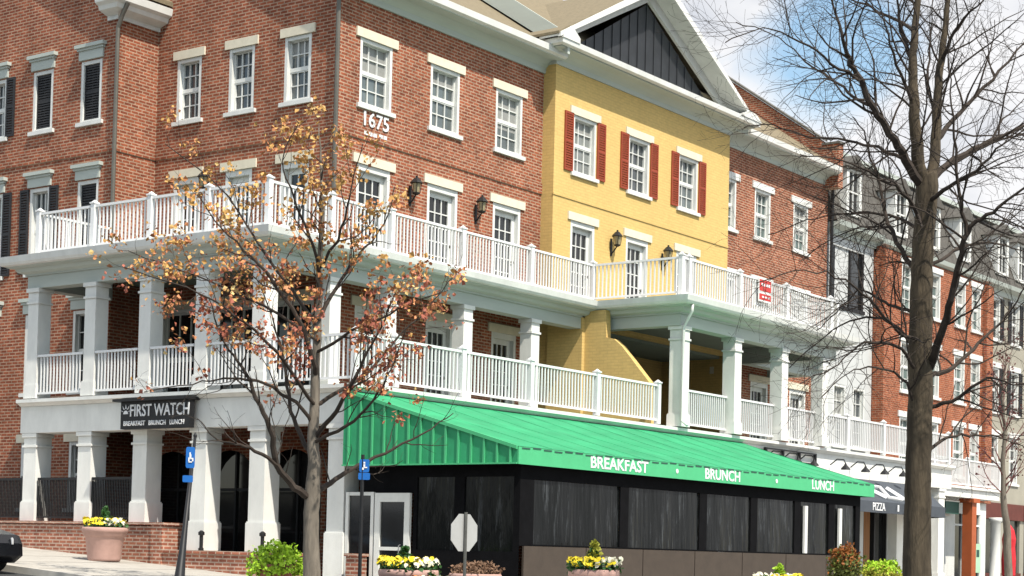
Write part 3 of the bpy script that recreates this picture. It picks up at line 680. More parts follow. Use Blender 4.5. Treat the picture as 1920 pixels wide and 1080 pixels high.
# lower terrace: deck, frieze, ledge
LXx, LYy = -3.8, -4.12
lpth = [(LXx+.1, 6.6), (LXx+.1, LYy), (27.5, LYy)]
fz = MB(); sweep(fz, lpth, [(-.5, 2.63), (0, 2.63), (0, 3.27), (-.5, 3.27)]); fz.build('frieze', 'stucco', pch)
fz = MB(); sweep(fz, lpth, [(-.4, 3.272), (.03, 3.272), (.10, 3.33), (.16, 3.35), (.16, 3.43), (-.4, 3.44)]); fz.build('ledge', 'white', pch)
dk = MB(); dk.box(LXx+.45, -.002, LYy+.4, 6.6, 3.2, 3.445); dk.box(-.001, 8.4, LYy+.4, -.002, 3.2, 3.445); dk.box(8.401, 18.1, LYy+.4, -.402, 3.2, 3.446); dk.box(18.101, 27.5, LYy+.4, -.002, 3.2, 3.445); dk.build('lower_deck', 'ceiling', pch)
pls = MB()
for a, b in zip(cyl[:-1], cyl[1:]):
    m_ = MB(); rail_bay(m_, (LXx+.12, a-.15), (LXx+.12, b+.15), 3.55, 4.50, .11); m_.build('railing', 'rail', pch)
railing([(LXx+.12, -1.5), (LXx+.12, LYy+.05), (-2.4, LYy+.05), (-.1, LYy+.05), (2.5, LYy+.05), (5.3, LYy+.05), (8.15, LYy+.05)], 3.55, 4.50, pch, True, False)
xs = [9.10, 11.92, 14.68, 17.27]
for a, b in zip(xs[:-1], xs[1:]):
    m_ = MB(); rail_bay(m_, (a+.13, LYy+.05), (b-.13, LYy+.05), 3.55, 4.50, .11); m_.build('railing', 'rail', pch)
railing([(17.3, LYy+.05), (19.3, LYy+.05), (21.97, LYy+.05), (24.6, LYy+.05), (27.3, LYy+.05)], 3.55, 4.50, pch, True, False)
# ground floor columns
for i, y in enumerate([6.28, 4.30, 2.40]): column(PX+.28, y, .52, 2.63, .46, pch, .34, .45)
for i, y in enumerate([.48, -1.32]): column(PX+.28, y, -.08, 2.63, .46, pch, .34, .62)
column(PX+.26, -3.62, -.75, 2.63, .46, pch, .34, 1.1)
for x in (9.2, 12.6, 16.0, 19.9, 23.4, 26.8): column(x, LYy+.3, -.9, 2.63, .5, pch, .34, .6)

# balcony railing on the orange brick building
railing([(31.6, -1.7), (34.9, -1.7), (38.2, -1.7)], 3.1, 4.1, rbld)

# ---------------------------------------------------------------- garden walls and fence in front of the porch
gw = thing('garden_wall', (-3.8, 4, -.6), 'low red brick wall under the first three porch columns', 'wall')
a = MB(); a.box(-3.92, -3.3, 1.62, 26, -1, .44); a.box(-3.95, -3.27, 1.25, 1.62, -1, .46); a.build('brickwork', 'brick_low', gw)
a = MB(); a.box(-3.97, -3.25, 1.2, 26, .462, .52); a.build('cap', 'brick_low', gw)
gw = thing('garden_wall', (-3.8, -.5, -.6), 'lower stepped brick wall under the porch steps beside the lime shrub', 'wall')
a = MB(); a.box(-3.92, -3.3, -2.6, 1.25, -1.2, -.15); a.build('brickwork', 'brick_low', gw)
a = MB(); a.box(-3.97, -3.25, -2.65, 1.2, -.148, -.085); a.build('cap', 'brick_low', gw)
a = thing('brick_pier', (-3.7, -4.15, -1), 'short brick pier beside the corner porch column', 'pier')
q = MB(); q.box(-3.95, -3.7, -4.55, -4.2, -1.1, -.12); q.build('brickwork', 'brick_low', a); q = MB(); q.box(-3.98, -3.67, -4.58, -4.17, -.118, -.06); q.build('cap', 'brick_low', a)
fn = thing('metal_fence', (-3.4, 4, .5), 'black metal fence between the ground floor porch columns on the brick wall', 'fence')
for i, (y0, y1) in enumerate(((6.6, 14), (4.6, 6.0), (2.7, 4.05))):
    q = MB(); q.box(-3.62, -3.58, y0, y1, 1.50, 1.56); q.box(-3.62, -3.58, y0, y1, .60, .64)
    n = int((y1-y0)/.055)
    for k in range(n+1):
        yy = y0+(y1-y0)*k/n; q.box(-3.61, -3.59, yy-.012, yy+.012, .64, 1.50)
    q.build('fence_panel', 'black', fn)
    q = MB(); q.box(-3.63, -3.55, y0-.08, y0-.0, .52, 1.6); q.build('fence_post', 'black', fn)
for y in (.1, -1.75):
    q = thing('bollard_light', (-3.85, y, -.08), 'small dark uplight post at the foot of '+('the fourth porch column' if y > 0 else 'the fifth porch column'), 'light')
    b = MB(); b.lathe((-3.86, y, -.08), [(.06, 0), (.06, .05), (.04, .06), (.04, .33), (.07, .34), (.07, .40), (.02, .44)], 10); b.build('post', 'black', q)
    b = MB(); b.lathe((-3.86, y, .25), [(.041, 0), (.055, .04), (.041, .08)], 10); b.build('lens', 'sign_back', q)

# ---------------------------------------------------------------- restaurant sign on the frieze
sg = thing('hanging_sign', (-3.95, 1.6, 2.9), 'black restaurant sign with white letters on the porch frieze', 'sign')
q = MB(); q.box(-3.98, -3.83, .46, 2.70, 2.62, 3.24); q.box(-4.10, -3.71, .42, 2.86, 3.24, 3.30); q.build('board', 'black', sg)
lettering('FIRST WATCH', .38, (-3.985, 1.42, 3.02), 'left', 'sign_white', sg, sx=.80, bold=.004)
lettering('BREAKFAST   BRUNCH   LUNCH', .15, (-3.985, 1.6, 2.74), 'left', 'sign_white', sg, sx=.92, bold=.002)
q = MB()
for k in range(5):
    a_ = math.pi*(.12+.19*k); c0 = Vector((-3.985, 2.52, 2.98))
    q.prism([c0+Vector((0, -.02+.10*math.cos(a_), .10*math.sin(a_))), c0+Vector((0, .02+.10*math.cos(a_), .10*math.sin(a_))), c0+Vector((0, .20*math.cos(a_), .20*math.sin(a_)))], (-.01, 0, 0))
q.prism([(-3.985, 2.52+.08*math.cos(t*math.pi/8), 2.96+.08*math.sin(t*math.pi/8)) for t in range(9)], (-.01, 0, 0))
q.build('sun_emblem', 'sign_white', sg)

# building number
nb = thing('house_number', (1.4, -.02, 10.5), 'white street number on brick under the leftmost front window', 'sign')
lettering('1675', .50, (1.40, -.02, 10.44), 'front', 'sign_white', nb, sx=1.05, bold=.006)
q = MB()
for u in (1.05, 1.22, 1.38, 1.60, 1.76): q.box(u-.065, u+.065, -.035, -.01, 10.06 if u < 1.5 else 10.08, 10.15 if u < 1.5 else 10.17)
q.build('small_lettering', 'sign_white', nb)

# wall lanterns
def lantern(F, u, z, label):
    p = F.p(u, .0, z); t = thing('wall_lantern', p, label, 'lantern', 'carriage lanterns on the house fronts')
    b = MB(); F.box(b, u-.04, u+.04, 0, .03, z-.55, z-.05)
    b.tube([F.p(u, .02, z-.5), F.p(u, .10, z-.42), F.p(u, .2, z-.30)], .02, 6)
    b.build('bracket', 'black', t)
    b = MB(); c = F.p(u, .22, z-.30); b.lathe(c, [(.03, 0), (.09, .03), (.10, .06)], 8); 
    for k in range(4):
        an = math.pi/4+k*math.pi/2; b.tube([(c[0]+.09*math.cos(an), c[1]+.09*math.sin(an), c[2]+.05), (c[0]+.13*math.cos(an), c[1]+.13*math.sin(an), c[2]+.30)], .012, 4)
    b.lathe((c[0], c[1], c[2]+.30), [(.17, 0), (.15, .03), (.07, .12), (.03, .14), (.03, .18)], 8)
    b.build('cage', 'black', t)
    b = MB(); b.lathe((c[0], c[1], c[2]+.06), [(.07, 0), (.11, .23)], 8); b.build('glass', 'amber', t)
lantern(FR, 2.78, 9.18, 'black carriage lantern on brick between first and second front terrace doors')
lantern(FR, 5.48, 9.18, 'black carriage lantern on brick between second and third front terrace doors')
lantern(YF, 11.35, 9.18, 'black carriage lantern between left and middle doors of the yellow house')
lantern(YF, 14.15, 9.18, 'black carriage lantern between middle and right doors of the yellow house')
lantern(LF, 4.2, 9.25, 'black carriage lantern on the shaded side wall behind orange leaves')

# red lettered banner on the terrace railing
bn = thing('banner', (13.3, PF-.09, 7.6), 'red and white notice tied to the upper terrace railing', 'sign')
q = MB(); q.box(12.85, 13.62, PF-.10, PF-.085, 7.28, 7.95); q.build('board', 'white', bn)
q = MB(); q.box(12.90, 13.58, PF-.106, PF-.101, 7.58, 7.90); q.box(12.90, 13.58, PF-.106, PF-.101, 7.33, 7.50); q.build('red_field', 'lens_red', bn)
q = MB()
for k, wd in enumerate((.10, .07, .12, .09)): q.box(13.0+k*.14, 13.0+k*.14+wd, PF-.112, PF-.107, 7.72, 7.80)
for k in range(3): q.box(13.05+k*.17, 13.16+k*.17, PF-.112, PF-.107, 7.39, 7.44)
q.build('lettering', 'sign_white', bn)

# ---------------------------------------------------------------- green awning
AX0, AX1, AY0, AY1 = -3.92, 11.85, -4.02, -8.45
aw = thing('awning', (4, -6, 1.7), 'long green canvas awning over the black patio enclosure', 'awning')
ZT, ZF, ZB = 3.30, 2.06, 1.72
cn = MB(); nx, ny = 56, 10
xr = lambda t, s: AX0+(AX1+.75*(1-t)-AX0)*s
vs = []
for j in range(ny+1):
    t = j/ny
    for i in range(nx+1):
        s = i/nx; x = xr(t, s); y = AY0+(AY1-AY0)*t
        sag = -.035*math.sin(math.pi*t)*(1+.5*math.sin(s*nx*1.1))
        vs.append((x, y, ZT+(ZF-ZT)*t+sag))
fs = [(j*(nx+1)+i, j*(nx+1)+i+1, (j+1)*(nx+1)+i+1, (j+1)*(nx+1)+i) for j in range(ny) for i in range(nx)]
cn.add(vs, fs)
for i in range(1, 14):      # sewn seams
    s = i/14; cn.tube([(xr(0, s), AY0, ZT+.012), (xr(.5, s), (AY0+AY1)/2, (ZT+ZF)/2-.02), (xr(1, s), AY1, ZF+.012)], .004, 4)
cn.build('canopy', 'green', aw, True)
sp = MB(); sp.poly([(AX0, AY0, ZT), (AX0, AY1, ZF), (AX0, AY1, ZB), (AX0, AY0, ZB)])
sp.build('side_panel', 'green', aw)
sp = MB()
for k in range(14):
    y = AY0+(AY1-AY0)*(k+.5)/14; zt = ZT+(ZF-ZT)*(k+.5)/14
    sp.box(AX0-.03, AX0-.002, y-.022, y+.022, ZB+.03, zt-.05)
sp.box(AX0-.035, AX0-.002, AY1, AY0, ZB, ZB+.03); sp.prism([(AX0-.04, AY0, ZT-.06), (AX0-.04, AY1, ZF-.06), (AX0-.04, AY1, ZF+.01), (AX0-.04, AY0, ZT+.01)], (.039, 0, 0))
sp.build('side_ribs', 'green_side', aw)
sp = MB(); sp.poly([(AX1+.6, AY0, ZT), (AX1, AY1, ZF), (AX1, AY1, ZB), (AX1+.6, AY0, ZB)]); sp.build('side_panel', 'green', aw)
vl = MB(); vl.box(AX0, AX1, AY1-.03, AY1, ZB, ZF-.01); vl.build('valance', 'green_side', aw)
lc_ = MB(); x = AX0+.1
while x < AX1-.2:
    lc_.box(x, x+.26, AY1-.04, AY1-.031, ZF-.045+.012*math.sin(x*5), ZF-.02+.012*math.sin(x*5)); x += .36
lc_.build('lacing', 'darkgreen', aw)
for s_, xc, sxx in (('BREAKFAST', -.40, 1.28), ('BRUNCH', 3.87, 1.20), ('LUNCH', 8.87, 1.10)):
    lettering(s_, .33, (xc, AY1-.035, 1.88), 'front', 'sign_white', aw, sx=sxx, bold=.006, ext=.004)
for xc in (1.88, 6.43):
    q = MB(); q.prism([(xc+.05*math.cos(k*math.pi/5), AY1-.031, 1.88+.05*math.sin(k*math.pi/5)) for k in range(10)], (0, -.01, 0)); q.build('dot', 'sign_white', aw)

# ---------------------------------------------------------------- black patio enclosure below it
TX0, TX1, TY0, TY1 = -3.60, 11.4, -4.3, -8.30
en = thing('patio_enclosure', (4, -6, -1), 'black canvas patio enclosure with clear windows and brown lower panels', 'enclosure')
TF = Face('front', TY1); TL = Face('left', TX0)
nW = 7; seg = (TX1-TX0)/nW
q = MB(); holes = []
edges = [-3.3, .1, 3.35, 5.7, 7.9, 9.75, 11.3]
for a, b in zip(edges[:-1], edges[1:]): holes.append((a+.16, b-.16, .20, 1.46))
wall_sheet(q, TF, TX0, TX1, .17, 1.78, holes, .03)
lh = [(-8.15, -6.95, .05, 1.50), (-6.7, -5.75, .05, 1.50)]
wall_sheet(q, TL, TY1, TY0, -1.2, 1.78, lh+[(-5.66, -3.9 if False else -4.55, -1.15, 1.18)], .03)
q.poly([(TX1, TY1, -1.2), (TX1, TY0, -1.2), (TX1, TY0, 1.78), (TX1, TY1, 1.78)]); q.box(TX0+.01, TX1-.01, TY1+.01, TY0, 1.785, 1.80)
q.build('canvas_wall', 'tent', en)
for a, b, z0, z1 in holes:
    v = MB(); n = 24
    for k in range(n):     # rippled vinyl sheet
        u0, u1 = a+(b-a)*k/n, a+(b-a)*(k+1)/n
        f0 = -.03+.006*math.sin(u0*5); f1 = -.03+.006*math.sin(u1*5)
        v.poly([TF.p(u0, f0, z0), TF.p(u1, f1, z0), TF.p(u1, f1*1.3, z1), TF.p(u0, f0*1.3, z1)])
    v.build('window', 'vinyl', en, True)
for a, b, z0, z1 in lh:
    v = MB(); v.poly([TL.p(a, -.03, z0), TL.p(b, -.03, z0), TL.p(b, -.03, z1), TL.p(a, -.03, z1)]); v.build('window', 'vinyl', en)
x = TX0+.1; wd = 2.15
while x < TX1-.2:
    x1 = min(x+wd, TX1)
    v = MB(); v.box(x, x1-.03, TY1-.05, TY1-.005, -1.15, .165); v.build('lower_panel', 'panel', en)
    v = MB(); v.box(x1-.03, x1, TY1-.035, TY1-.005, -1.15, .16); v.build('panel_joint', 'tent', en); x = x1
for u in (8.25, 10.15):
    v = MB(); v.box(u-.07, u+.07, TY1-.06, TY1-.004, .20, 1.36); v.build('white_post', 'white', en)
# glazed door and side light
v = MB()
TL.box(v, -4.66, -4.58, .005, .06, -1.1, 1.2) ; TL.box(v, -3.98, -3.90, .005, .06, -1.1, 1.2)
TL.box(v, -4.58, -3.98, .005, .05, 1.13, 1.2)
o = v.build('side_light', 'white', en)
v = MB(); TL.box(v, -4.58, -3.98, .0, .02, -1.1, 1.13); v.build('pane', 'pane_dark', o)
v = MB(); y0, y1 = -5.62, -4.70
TL.box(v, y0, y0+.14, .005, .07, -1.1, 1.18); TL.box(v, y1-.14, y1, .005, .07, -1.1, 1.18); TL.box(v, y0+.14, y1-.14, .005, .07, 1.0, 1.18)
TL.box(v, y0+.14, y1-.14, .005, .07, .02, .09); TL.box(v, y0+.14, y1-.14, .005, .07, -1.1, -.9)
o = v.build('door', 'white', en)
v = MB(); TL.box(v, y0+.14, y1-.14, .0, .03, -.9, 1.0); v.build('pane', 'pane_dark', o)
v = MB(); v.tube([TL.p(y0+.22, .07, -.2), TL.p(y0+.22, .12, -.18), TL.p(y0+.22, .12, .12), TL.p(y0+.22, .07, .14)], .012, 6); v.build('handle', 'rim', o)

# ---------------------------------------------------------------- shops right of the awning, under the terrace
sw_ = thing('shopfront', (20, -3.7, -1), 'white framed dark shopfront under the grey awning', 'shopfront')
SF = Face('front', -3.75)
q = MB(); sh_ = [(13.0, 15.4, -.9, 2.0), (16.4, 19.2, -.9, 2.0), (21.3, 23.1, -1.0, 2.1), (24.2, 26.3, -.9, 2.0)]
wall_sheet(q, SF, 12.0, 27.4, -1.2, 2.62, sh_); q.build('wall', 'whitewall', sw_)
for a, b, z0, z1 in sh_:
    f = MB(); n = 2
    for k in range(n+1):
        u = a+(b-a)*k/n; SF.box(f, u-.05, u+.05, -.14, -.02, z0, z1)
    SF.box(f, a+.05, b-.05, -.13, -.03, z0, z0+.15)
    o = f.build('shop_window', 'black', sw_); g_ = MB(); SF.box(g_, a, b, -.15, -.145, z0, z1); g_.build('pane', 'pane_dark', o)
q = MB(); SF.box(q, 21.5, 21.95, -.12, -.08, -.9, 1.7); q.build('curtain', 'curtain', sw_)
ga = thing('awning', (20, -4.8, 2), 'slate grey shop awning with white script behind the bare tree', 'awning')
q = MB(); q.poly([(16.6, -4.2, 2.62), (24.6, -4.2, 2.62), (23.6, -5.5, 1.86), (16.6, -5.5, 1.86)]); q.poly([(24.6, -4.2, 2.62), (24.6, -4.2, 1.86), (23.6, -5.5, 1.86)]); q.build('canopy', 'awning_grey', ga)
q = MB(); q.box(16.6, 23.6, -5.53, -5.5, 1.52, 1.86); q.prism([(23.6, -5.53, 1.52), (24.6, -4.2, 1.52), (24.6, -4.2, 1.86), (23.6, -5.53, 1.86)], (.03, .0, 0)); q.build('valance', 'awning_grey', ga)
q = MB()
def sl(x, t): return (x, -5.5+1.3*t-.02, 1.86+.76*t+.03)
for pts in ([(18.25, .25), (18.3, .6), (18.7, .8), (18.9, .55), (18.6, .35), (18.35, .45)], [(18.8, .75), (19.3, .35), (19.5, .15)], [(19.5, .62), (20.3, .6), (19.7, .15), (20.5, .12)], [(20.8, .6), (20.8, .15), (21.2, .2)]):
    q.tube([sl(*p) for p in pts], .085, 6)
q.build('script_lettering', 'sign_white', ga)
lettering('PIZZA', .33, (18.55, -5.54, 1.69), 'front', 'sign_white', ga, bold=.004, ext=.004)
q = MB(); q.box(19.9, 20.0, -5.545, -5.532, 1.60, 1.80); q.build('mark', 'sign_white', ga)
for i, x in enumerate((13.9, 14.9, 15.9, 18.0, 19.4, 20.8, 22.2, 23.6)):
    t = thing('gooseneck_lamp', (x, -4.25, 3.1), 'black gooseneck lamp over '+('the black shop sign' if i < 3 else 'the grey awning'), 'lamp', 'gooseneck lamps over the '+('black shop sign' if i < 3 else 'grey awning'))
    q = MB(); q.tube([(x, -4.17, 2.95), (x, -4.4, 3.12), (x, -4.62, 3.10), (x, -4.68, 2.98)], .02, 5); q.build('arm', 'black', t)
    q = MB(); q.lathe((x, -4.68, 2.80), [(.15, 0), (.13, .05), (.05, .13), (.03, .18)], 10); q.build('shade', 'black', t)
t = thing('shop_sign', (15.2, -4.2, 2.9), 'long black shop sign on the white frieze above the green awning end', 'sign')
q = MB(); q.box(13.7, 16.9, -4.26, -4.17, 2.72, 2.92); q.box(13.7, 16.9, -4.27, -4.2, 3.18, 3.22); q.build('board', 'black', t)
q = MB()
for k in range(4): q.box(13.75+k*1.03, 13.81+k*1.03, -4.27, -4.17, 2.92, 3.18)
q.build('bracket', 'black', t)

# street-level pieces further right
t = thing('steel_post', (36.3, -1.6, -1), 'orange painted post holding the white balcony', 'post')
q = MB(); q.box(35.35, 35.8, -1.75, -1.35, -1.1, 2.6); q.box(35.25, 35.9, -1.85, -1.25, 2.45, 2.615); q.box(35.25, 35.9, -1.8, -1.3, -1.1, -.8); q.build('shaft', 'copper', t)
t = thing('shop_sign', (35.6, -1.5, 2), 'small dark green sign board beside the orange post', 'sign')
q = MB(); q.box(33.7, 35.0, -1.35, -1.28, 1.98, 2.45); q.build('board', 'darkgreen', t); q = MB(); q.box(33.66, 35.04, -1.36, -1.27, 2.451, 2.5); q.box(33.9, 33.93, -1.33, -1.3, 2.5, 2.62); q.box(34.8, 34.83, -1.33, -1.3, 2.5, 2.62); q.build('frame', 'white', t)
t = thing('poster', (39.6, -.3, .3), 'pale green poster in the shop window right of orange post', 'poster')
q = MB(); q.box(39.35, 39.95, -.30, -.27, -.3, .9); q.build('sheet', 'poster', t); q = MB(); q.box(39.5, 39.8, -.306, -.301, .35, .65); q.build('emblem', 'darkgreen', t)
t = thing('porch_column', (38.2, -1.6, -1), 'white round column right of the orange post', 'column')
q = MB(); q.lathe((38.2, -1.6, -1.15), [(.30, 0), (.30, .12), (.22, .16), (.20, 2.9), (.26, 2.95), (.28, 3.1)], 16); q.build('shaft', 'white', t, True)
t = thing('closed_umbrella', (36.0, -3.0, -1.1), 'closed red patio umbrella beside the white round column', 'umbrella')
xu, yu = 36.0, -3.0
q = MB(); q.tube([(xu, yu, -.67), (xu, yu, 1.75)], .025, 8); q.build('pole', 'post', t)
q = MB(); q.lathe((xu, yu, -.45), [(.17, 0), (.26, .1), (.28, .7), (.24, 1.2), (.27, 1.5), (.2, 1.85), (.03, 2.1)], 12); q.build('canopy', 'red', t)
q = MB(); q.lathe((xu, yu, gz(yu)), [(.3, 0), (.3, .07), (.05, .1), (.05, .3)], 16); q.build('base', 'post', t)

# ---------------------------------------------------------------- vegetation helpers
rnd = random.Random(11)
def leaf_quad(mb, p, size, m=0, r=rnd, drop=0):
    a = Vector((r.uniform(-1, 1), r.uniform(-1, 1), r.uniform(-1, 1)-drop)).normalized(); b = a.orthogonal().normalized()
    b = (b*math.cos(r.random()*6.28)+a.cross(b)*math.sin(r.random()*6.28))
    l = size*r.uniform(.7, 1.3); wv = b*l*.42
    q = Vector(p); fold = a.cross(b)*l*.12
    mb.add([q, q+a*l*.5+wv+fold, q+a*l, q+a*l*.5-wv+fold], [(0, 1, 2, 3)], m)
def walk(p, d, ln, r0, r1, segs, wob, lift, r):
    pts = [Vector(p)]; rad = [r0]; d = Vector(d).normalized()
    for i in range(segs):
        d = (d+Vector((r.gauss(0, wob), r.gauss(0, wob), r.gauss(0, wob)+lift))).normalized()
        pts.append(pts[-1]+d*ln/segs); rad.append(r0+(r1-r0)*(i+1)/segs)
    return pts, rad
def densify(pts, n=4, j=0.0, r=rnd):
    """smooth polyline through points"""
    out_ = []
    P = [Vector(p) for p in pts]
    for i in range(len(P)-1):
        p0 = P[max(i-1, 0)]; p1 = P[i]; p2 = P[i+1]; p3 = P[min(i+2, len(P)-1)]
        for k in range(n):
            t = k/n
            v = .5*((2*p1)+(-p0+p2)*t+(2*p0-5*p1+4*p2-p3)*t*t+(-p0+3*p1-3*p2+p3)*t**3)
            out_.append(v+Vector((r.gauss(0, j), r.gauss(0, j), r.gauss(0, j))))
    out_.append(P[-1]); return out_
def branch_out(tw, pts, rad, r, level, cfg, tips, budget=1.0):
    """side shoots along one limb; recursive"""
    c = cfg[level]; total = sum((pts[i+1]-pts[i]).length for i in range(len(pts)-1))
    n = max(1, int(total*c['den']*budget))
    for k in range(n):
        t = c['from']+(1-c['from'])*(k+r.random())/n
        s = t*(len(pts)-1); i = min(int(s), len(pts)-2); f_ = s-i
        p = pts[i].lerp(pts[i+1], f_); tg = (pts[i+1]-pts[i]).normalized(); rr = rad[i]+(rad[i+1]-rad[i])*f_
        o = tg.orthogonal().normalized(); an = r.random()*6.283
        o = o*math.cos(an)+tg.cross(o)*math.sin(an)
        d = (tg*c['fwd']+o*1.0+Vector((0, 0, c['up']))).normalized()
        ln = c['len']*r.uniform(.55, 1.25)*(1-.45*t)
        r0 = min(rr*.6, c['rad'])*r.uniform(.75, 1.1)
        q, qr = walk(p, d, ln, r0, max(.0022, r0*.3), c['seg'], c['wob'], c['lift'], r)
        tw.tube(q, qr, c['n'], 0, False)
        if level+1 < len(cfg): branch_out(tw, q, qr, r, level+1, cfg, tips)
        else: tips.append((q[-1], q[len(q)//2]))

# ---------------------------------------------------------------- small tree with autumn leaves
d = 31.5
r1 = random.Random(5)
base = at(586, 1080, d); gy = base.y; gz0 = gz(gy)
ST = thing('maple_tree', (base.x, base.y, gz0), 'young street tree with sparse orange leaves in front of the porch corner', 'tree')
trunk = [(base.x, base.y, gz0-.05), at(584, 1000, d), at(586, 930, d), at(588, 840, d), at(590, 740, d+.05), at(594, 640, d+.1), at(597, 560, d+.1), at(600, 480, d), at(604, 400, d-.1), at(602, 320, d), at(598, 240, d+.1)]
tp = densify(trunk, 4, .008, r1)
def rprof(n, vals):
    o = []
    for i in range(n):
        t = i/(n-1)*(len(vals)-1); k = min(int(t), len(vals)-2); o.append(vals[k]+(vals[k+1]-vals[k])*(t-k))
    return o
tr = MB(); trr = rprof(len(tp), [.18, .14, .14, .105, .088, .075, .06, .048, .036, .022, .010]); tr.tube(tp, trr, 12)
tr.build('trunk', 'bark', ST, True)
limbs = [
 ([(584, 935, 0), (552, 912, -.3), (520, 870, -.6), (508, 800, -.9), (480, 745, -1.0), (455, 690, -1.1), (420, 640, -1.1), (392, 560, -1.2)], .07),
 ([(588, 930, 0), (620, 905, .3), (660, 880, .6), (720, 850, .8), (790, 815, 1.0), (850, 775, 1.2)], .055),
 ([(520, 872, -.6), (480, 845, -1.0), (440, 832, -1.3), (400, 820, -1.5), (370, 785, -1.6)], .035),
 ([(590, 860, 0), (555, 800, .5), (540, 740, .9), (528, 660, 1.2), (510, 590, 1.4), (480, 520, 1.5)], .045),
 ([(590, 820, 0), (630, 770, -.4), (660, 720, -.8), (690, 660, -1.0), (720, 600, -1.2), (745, 540, -1.2)], .045),
 ([(592, 760, 0), (640, 730, .3), (690, 700, .5), (740, 640, .8), (800, 580, 1.0), (850, 520, 1.0)], .04),
 ([(588, 790, 0), (540, 745, -.3), (480, 715, -.6), (420, 710, -.9), (360, 720, -1.1), (270, 735, -1.2)], .035),
 ([(593, 700, 0), (570, 620, -.3), (520, 540, -.5), (470, 480, -.7), (415, 430, -.9), (370, 365, -1.0)], .045),
 ([(596, 620, 0), (560, 560, .4), (500, 480, .7), (450, 400, .9), (400, 340, 1.0), (310, 270, 1.1)], .035),
 ([(597, 600, 0), (630, 540, .3), (670, 480, .6), (720, 420, .8), (740, 350, .9)], .04),
 ([(600, 520, 0), (580, 440, -.4), (550, 370, -.7), (530, 300, -.8), (560, 230, -.9)], .03),
 ([(600, 500, 0), (640, 430, -.5), (660, 350, -.8), (680, 270, -.9)], .03),
 ([(594, 660, 0), (660, 620, -.6), (730, 590, -1.0), (790, 560, -1.3), (840, 545, -1.4)], .03),
 ([(590, 760, 0), (520, 660, -.9), (440, 590, -1.3), (350, 540, -1.6), (230, 500, -1.8)], .035),
 ([(588, 830, 0), (650, 800, -.5), (700, 750, -.9), (735, 690, -1.2), (760, 620, -1.3)], .035),
 ([(596, 640, 0), (520, 590, .3), (420, 540, .7), (320, 500, 1.0), (240, 470, 1.2)], .03),
]
tw = MB(); tips = []
cfg = [dict(den=3.2, len=1.15, rad=.016, n=5, seg=6, wob=.16, lift=.10, fwd=.9, up=.25, **{'from': .18}),
       dict(den=4.6, len=.45, rad=.006, n=3, seg=4, wob=.2, lift=.08, fwd=.9, up=.2, **{'from': .15})]
for pts, r0 in limbs:
    P3 = densify([at(x, y, d+dd) for x, y, dd in pts], 4, .012, r1); rr = rprof(len(P3), [r0*1.05, r0*.85, r0*.6, r0*.35, .008])
    tw.tube(P3, rr, 7, 0, False); branch_out(tw, P3, rr, r1, 0, cfg, tips)
branch_out(tw, tp[18:], trr[18:], r1, 0, cfg, tips)
tw.build('crown', 'twig', ST)
lv = MB(); r = r1
def lw(px, py):   # how leafy this part of the crown is
    v = 0
    for cx_, cy_, sx_, sy_, a_ in ((330, 470, 135, 125, 1.0), (600, 330, 105, 125, .9), (480, 560, 160, 110, .75), (760, 570, 85, 85, 1.1), (230, 590, 60, 50, .5), (650, 640, 120, 80, .7), (830, 770, 50, 20, .35), (400, 700, 120, 60, .25), (900, 610, 30, 30, .0), (620, 480, 110, 120, .6), (300, 270, 25, 25, .5)):
        v = max(v, a_*math.exp(-((px-cx_)/sx_)**2-((py-cy_)/sy_)**2))
    return v
def proj(p):
    q = Vector(p)-CAM; z = q.dot(fw); return (960+3320.2*q.dot(r2)/z, 936.2-3320.2*q.dot(u2)/z)
for tip, mid in tips:
    px, py = proj(tip)
    if r.random() > lw(px, py)*2.6: continue
    if math.sin(tip.x*4.1+1)*math.sin(tip.y*3.7)*math.sin(tip.z*4.4+.5) < -.22: continue
    cl = r.random()
    warm = min(1, max(0, (py-330)/330))      # lower leaves have turned redder
    for k in range(r.randint(9, 28)):
        p = tip.lerp(mid, r.random()**1.5)+Vector((r.gauss(0, .085), r.gauss(0, .085), r.gauss(0, .07)))
        q = r.random()*.6+cl*.4
        m_ = (2 if q < .55*warm else (1 if q < .3+.5*warm else (0 if q < .86 else 3)))
        leaf_quad(lv, p, r.uniform(.066, .098), m_, r, .4)
lv.build('foliage', LEAF, ST)

# ---------------------------------------------------------------- big bare tree
r3 = random.Random(21)
d = 26.0
b0 = at(1722, 1080, d); BT = thing('bare_tree', (b0.x, b0.y, gz(b0.y)), 'tall bare tree with dark ridged trunk in the right foreground', 'tree')
trunk = [(b0.x, b0.y, gz(b0.y)-.05), at(1720, 1000, d), at(1722, 900, d), at(1724, 800, d), at(1726, 700, d), at(1727, 600, d), at(1728, 500, d), at(1733, 420, d), at(1738, 350, d), at(1738, 325, d)]
tp = densify(trunk, 4, .008, r3); tr = MB(); trr = rprof(len(tp), [.23, .20, .188, .182, .178, .168, .158, .152, .165, .14]); tr.tube(tp, trr, 16)
stems = [([(1732, 340, 0), (1718, 270, -.1), (1713, 200, -.1), (1712, 120, 0), (1716, 50, .1), (1722, -40, .2), (1728, -120, .2)], .105),
         ([(1744, 340, 0), (1754, 260, .2), (1758, 180, .3), (1764, 110, .4), (1772, 40, .5), (1780, -40, .5), (1790, -110, .5)], .088)]
for pts, r0 in stems:
    P3 = densify([at(x, y, d+dd) for x, y, dd in pts], 4, .01, r3); rr = rprof(len(P3), [r0, r0*.8, r0*.62, r0*.45, r0*.3]); tr.tube(P3, rr, 9)
tr.build('trunk', 'bark_dark', BT, True)
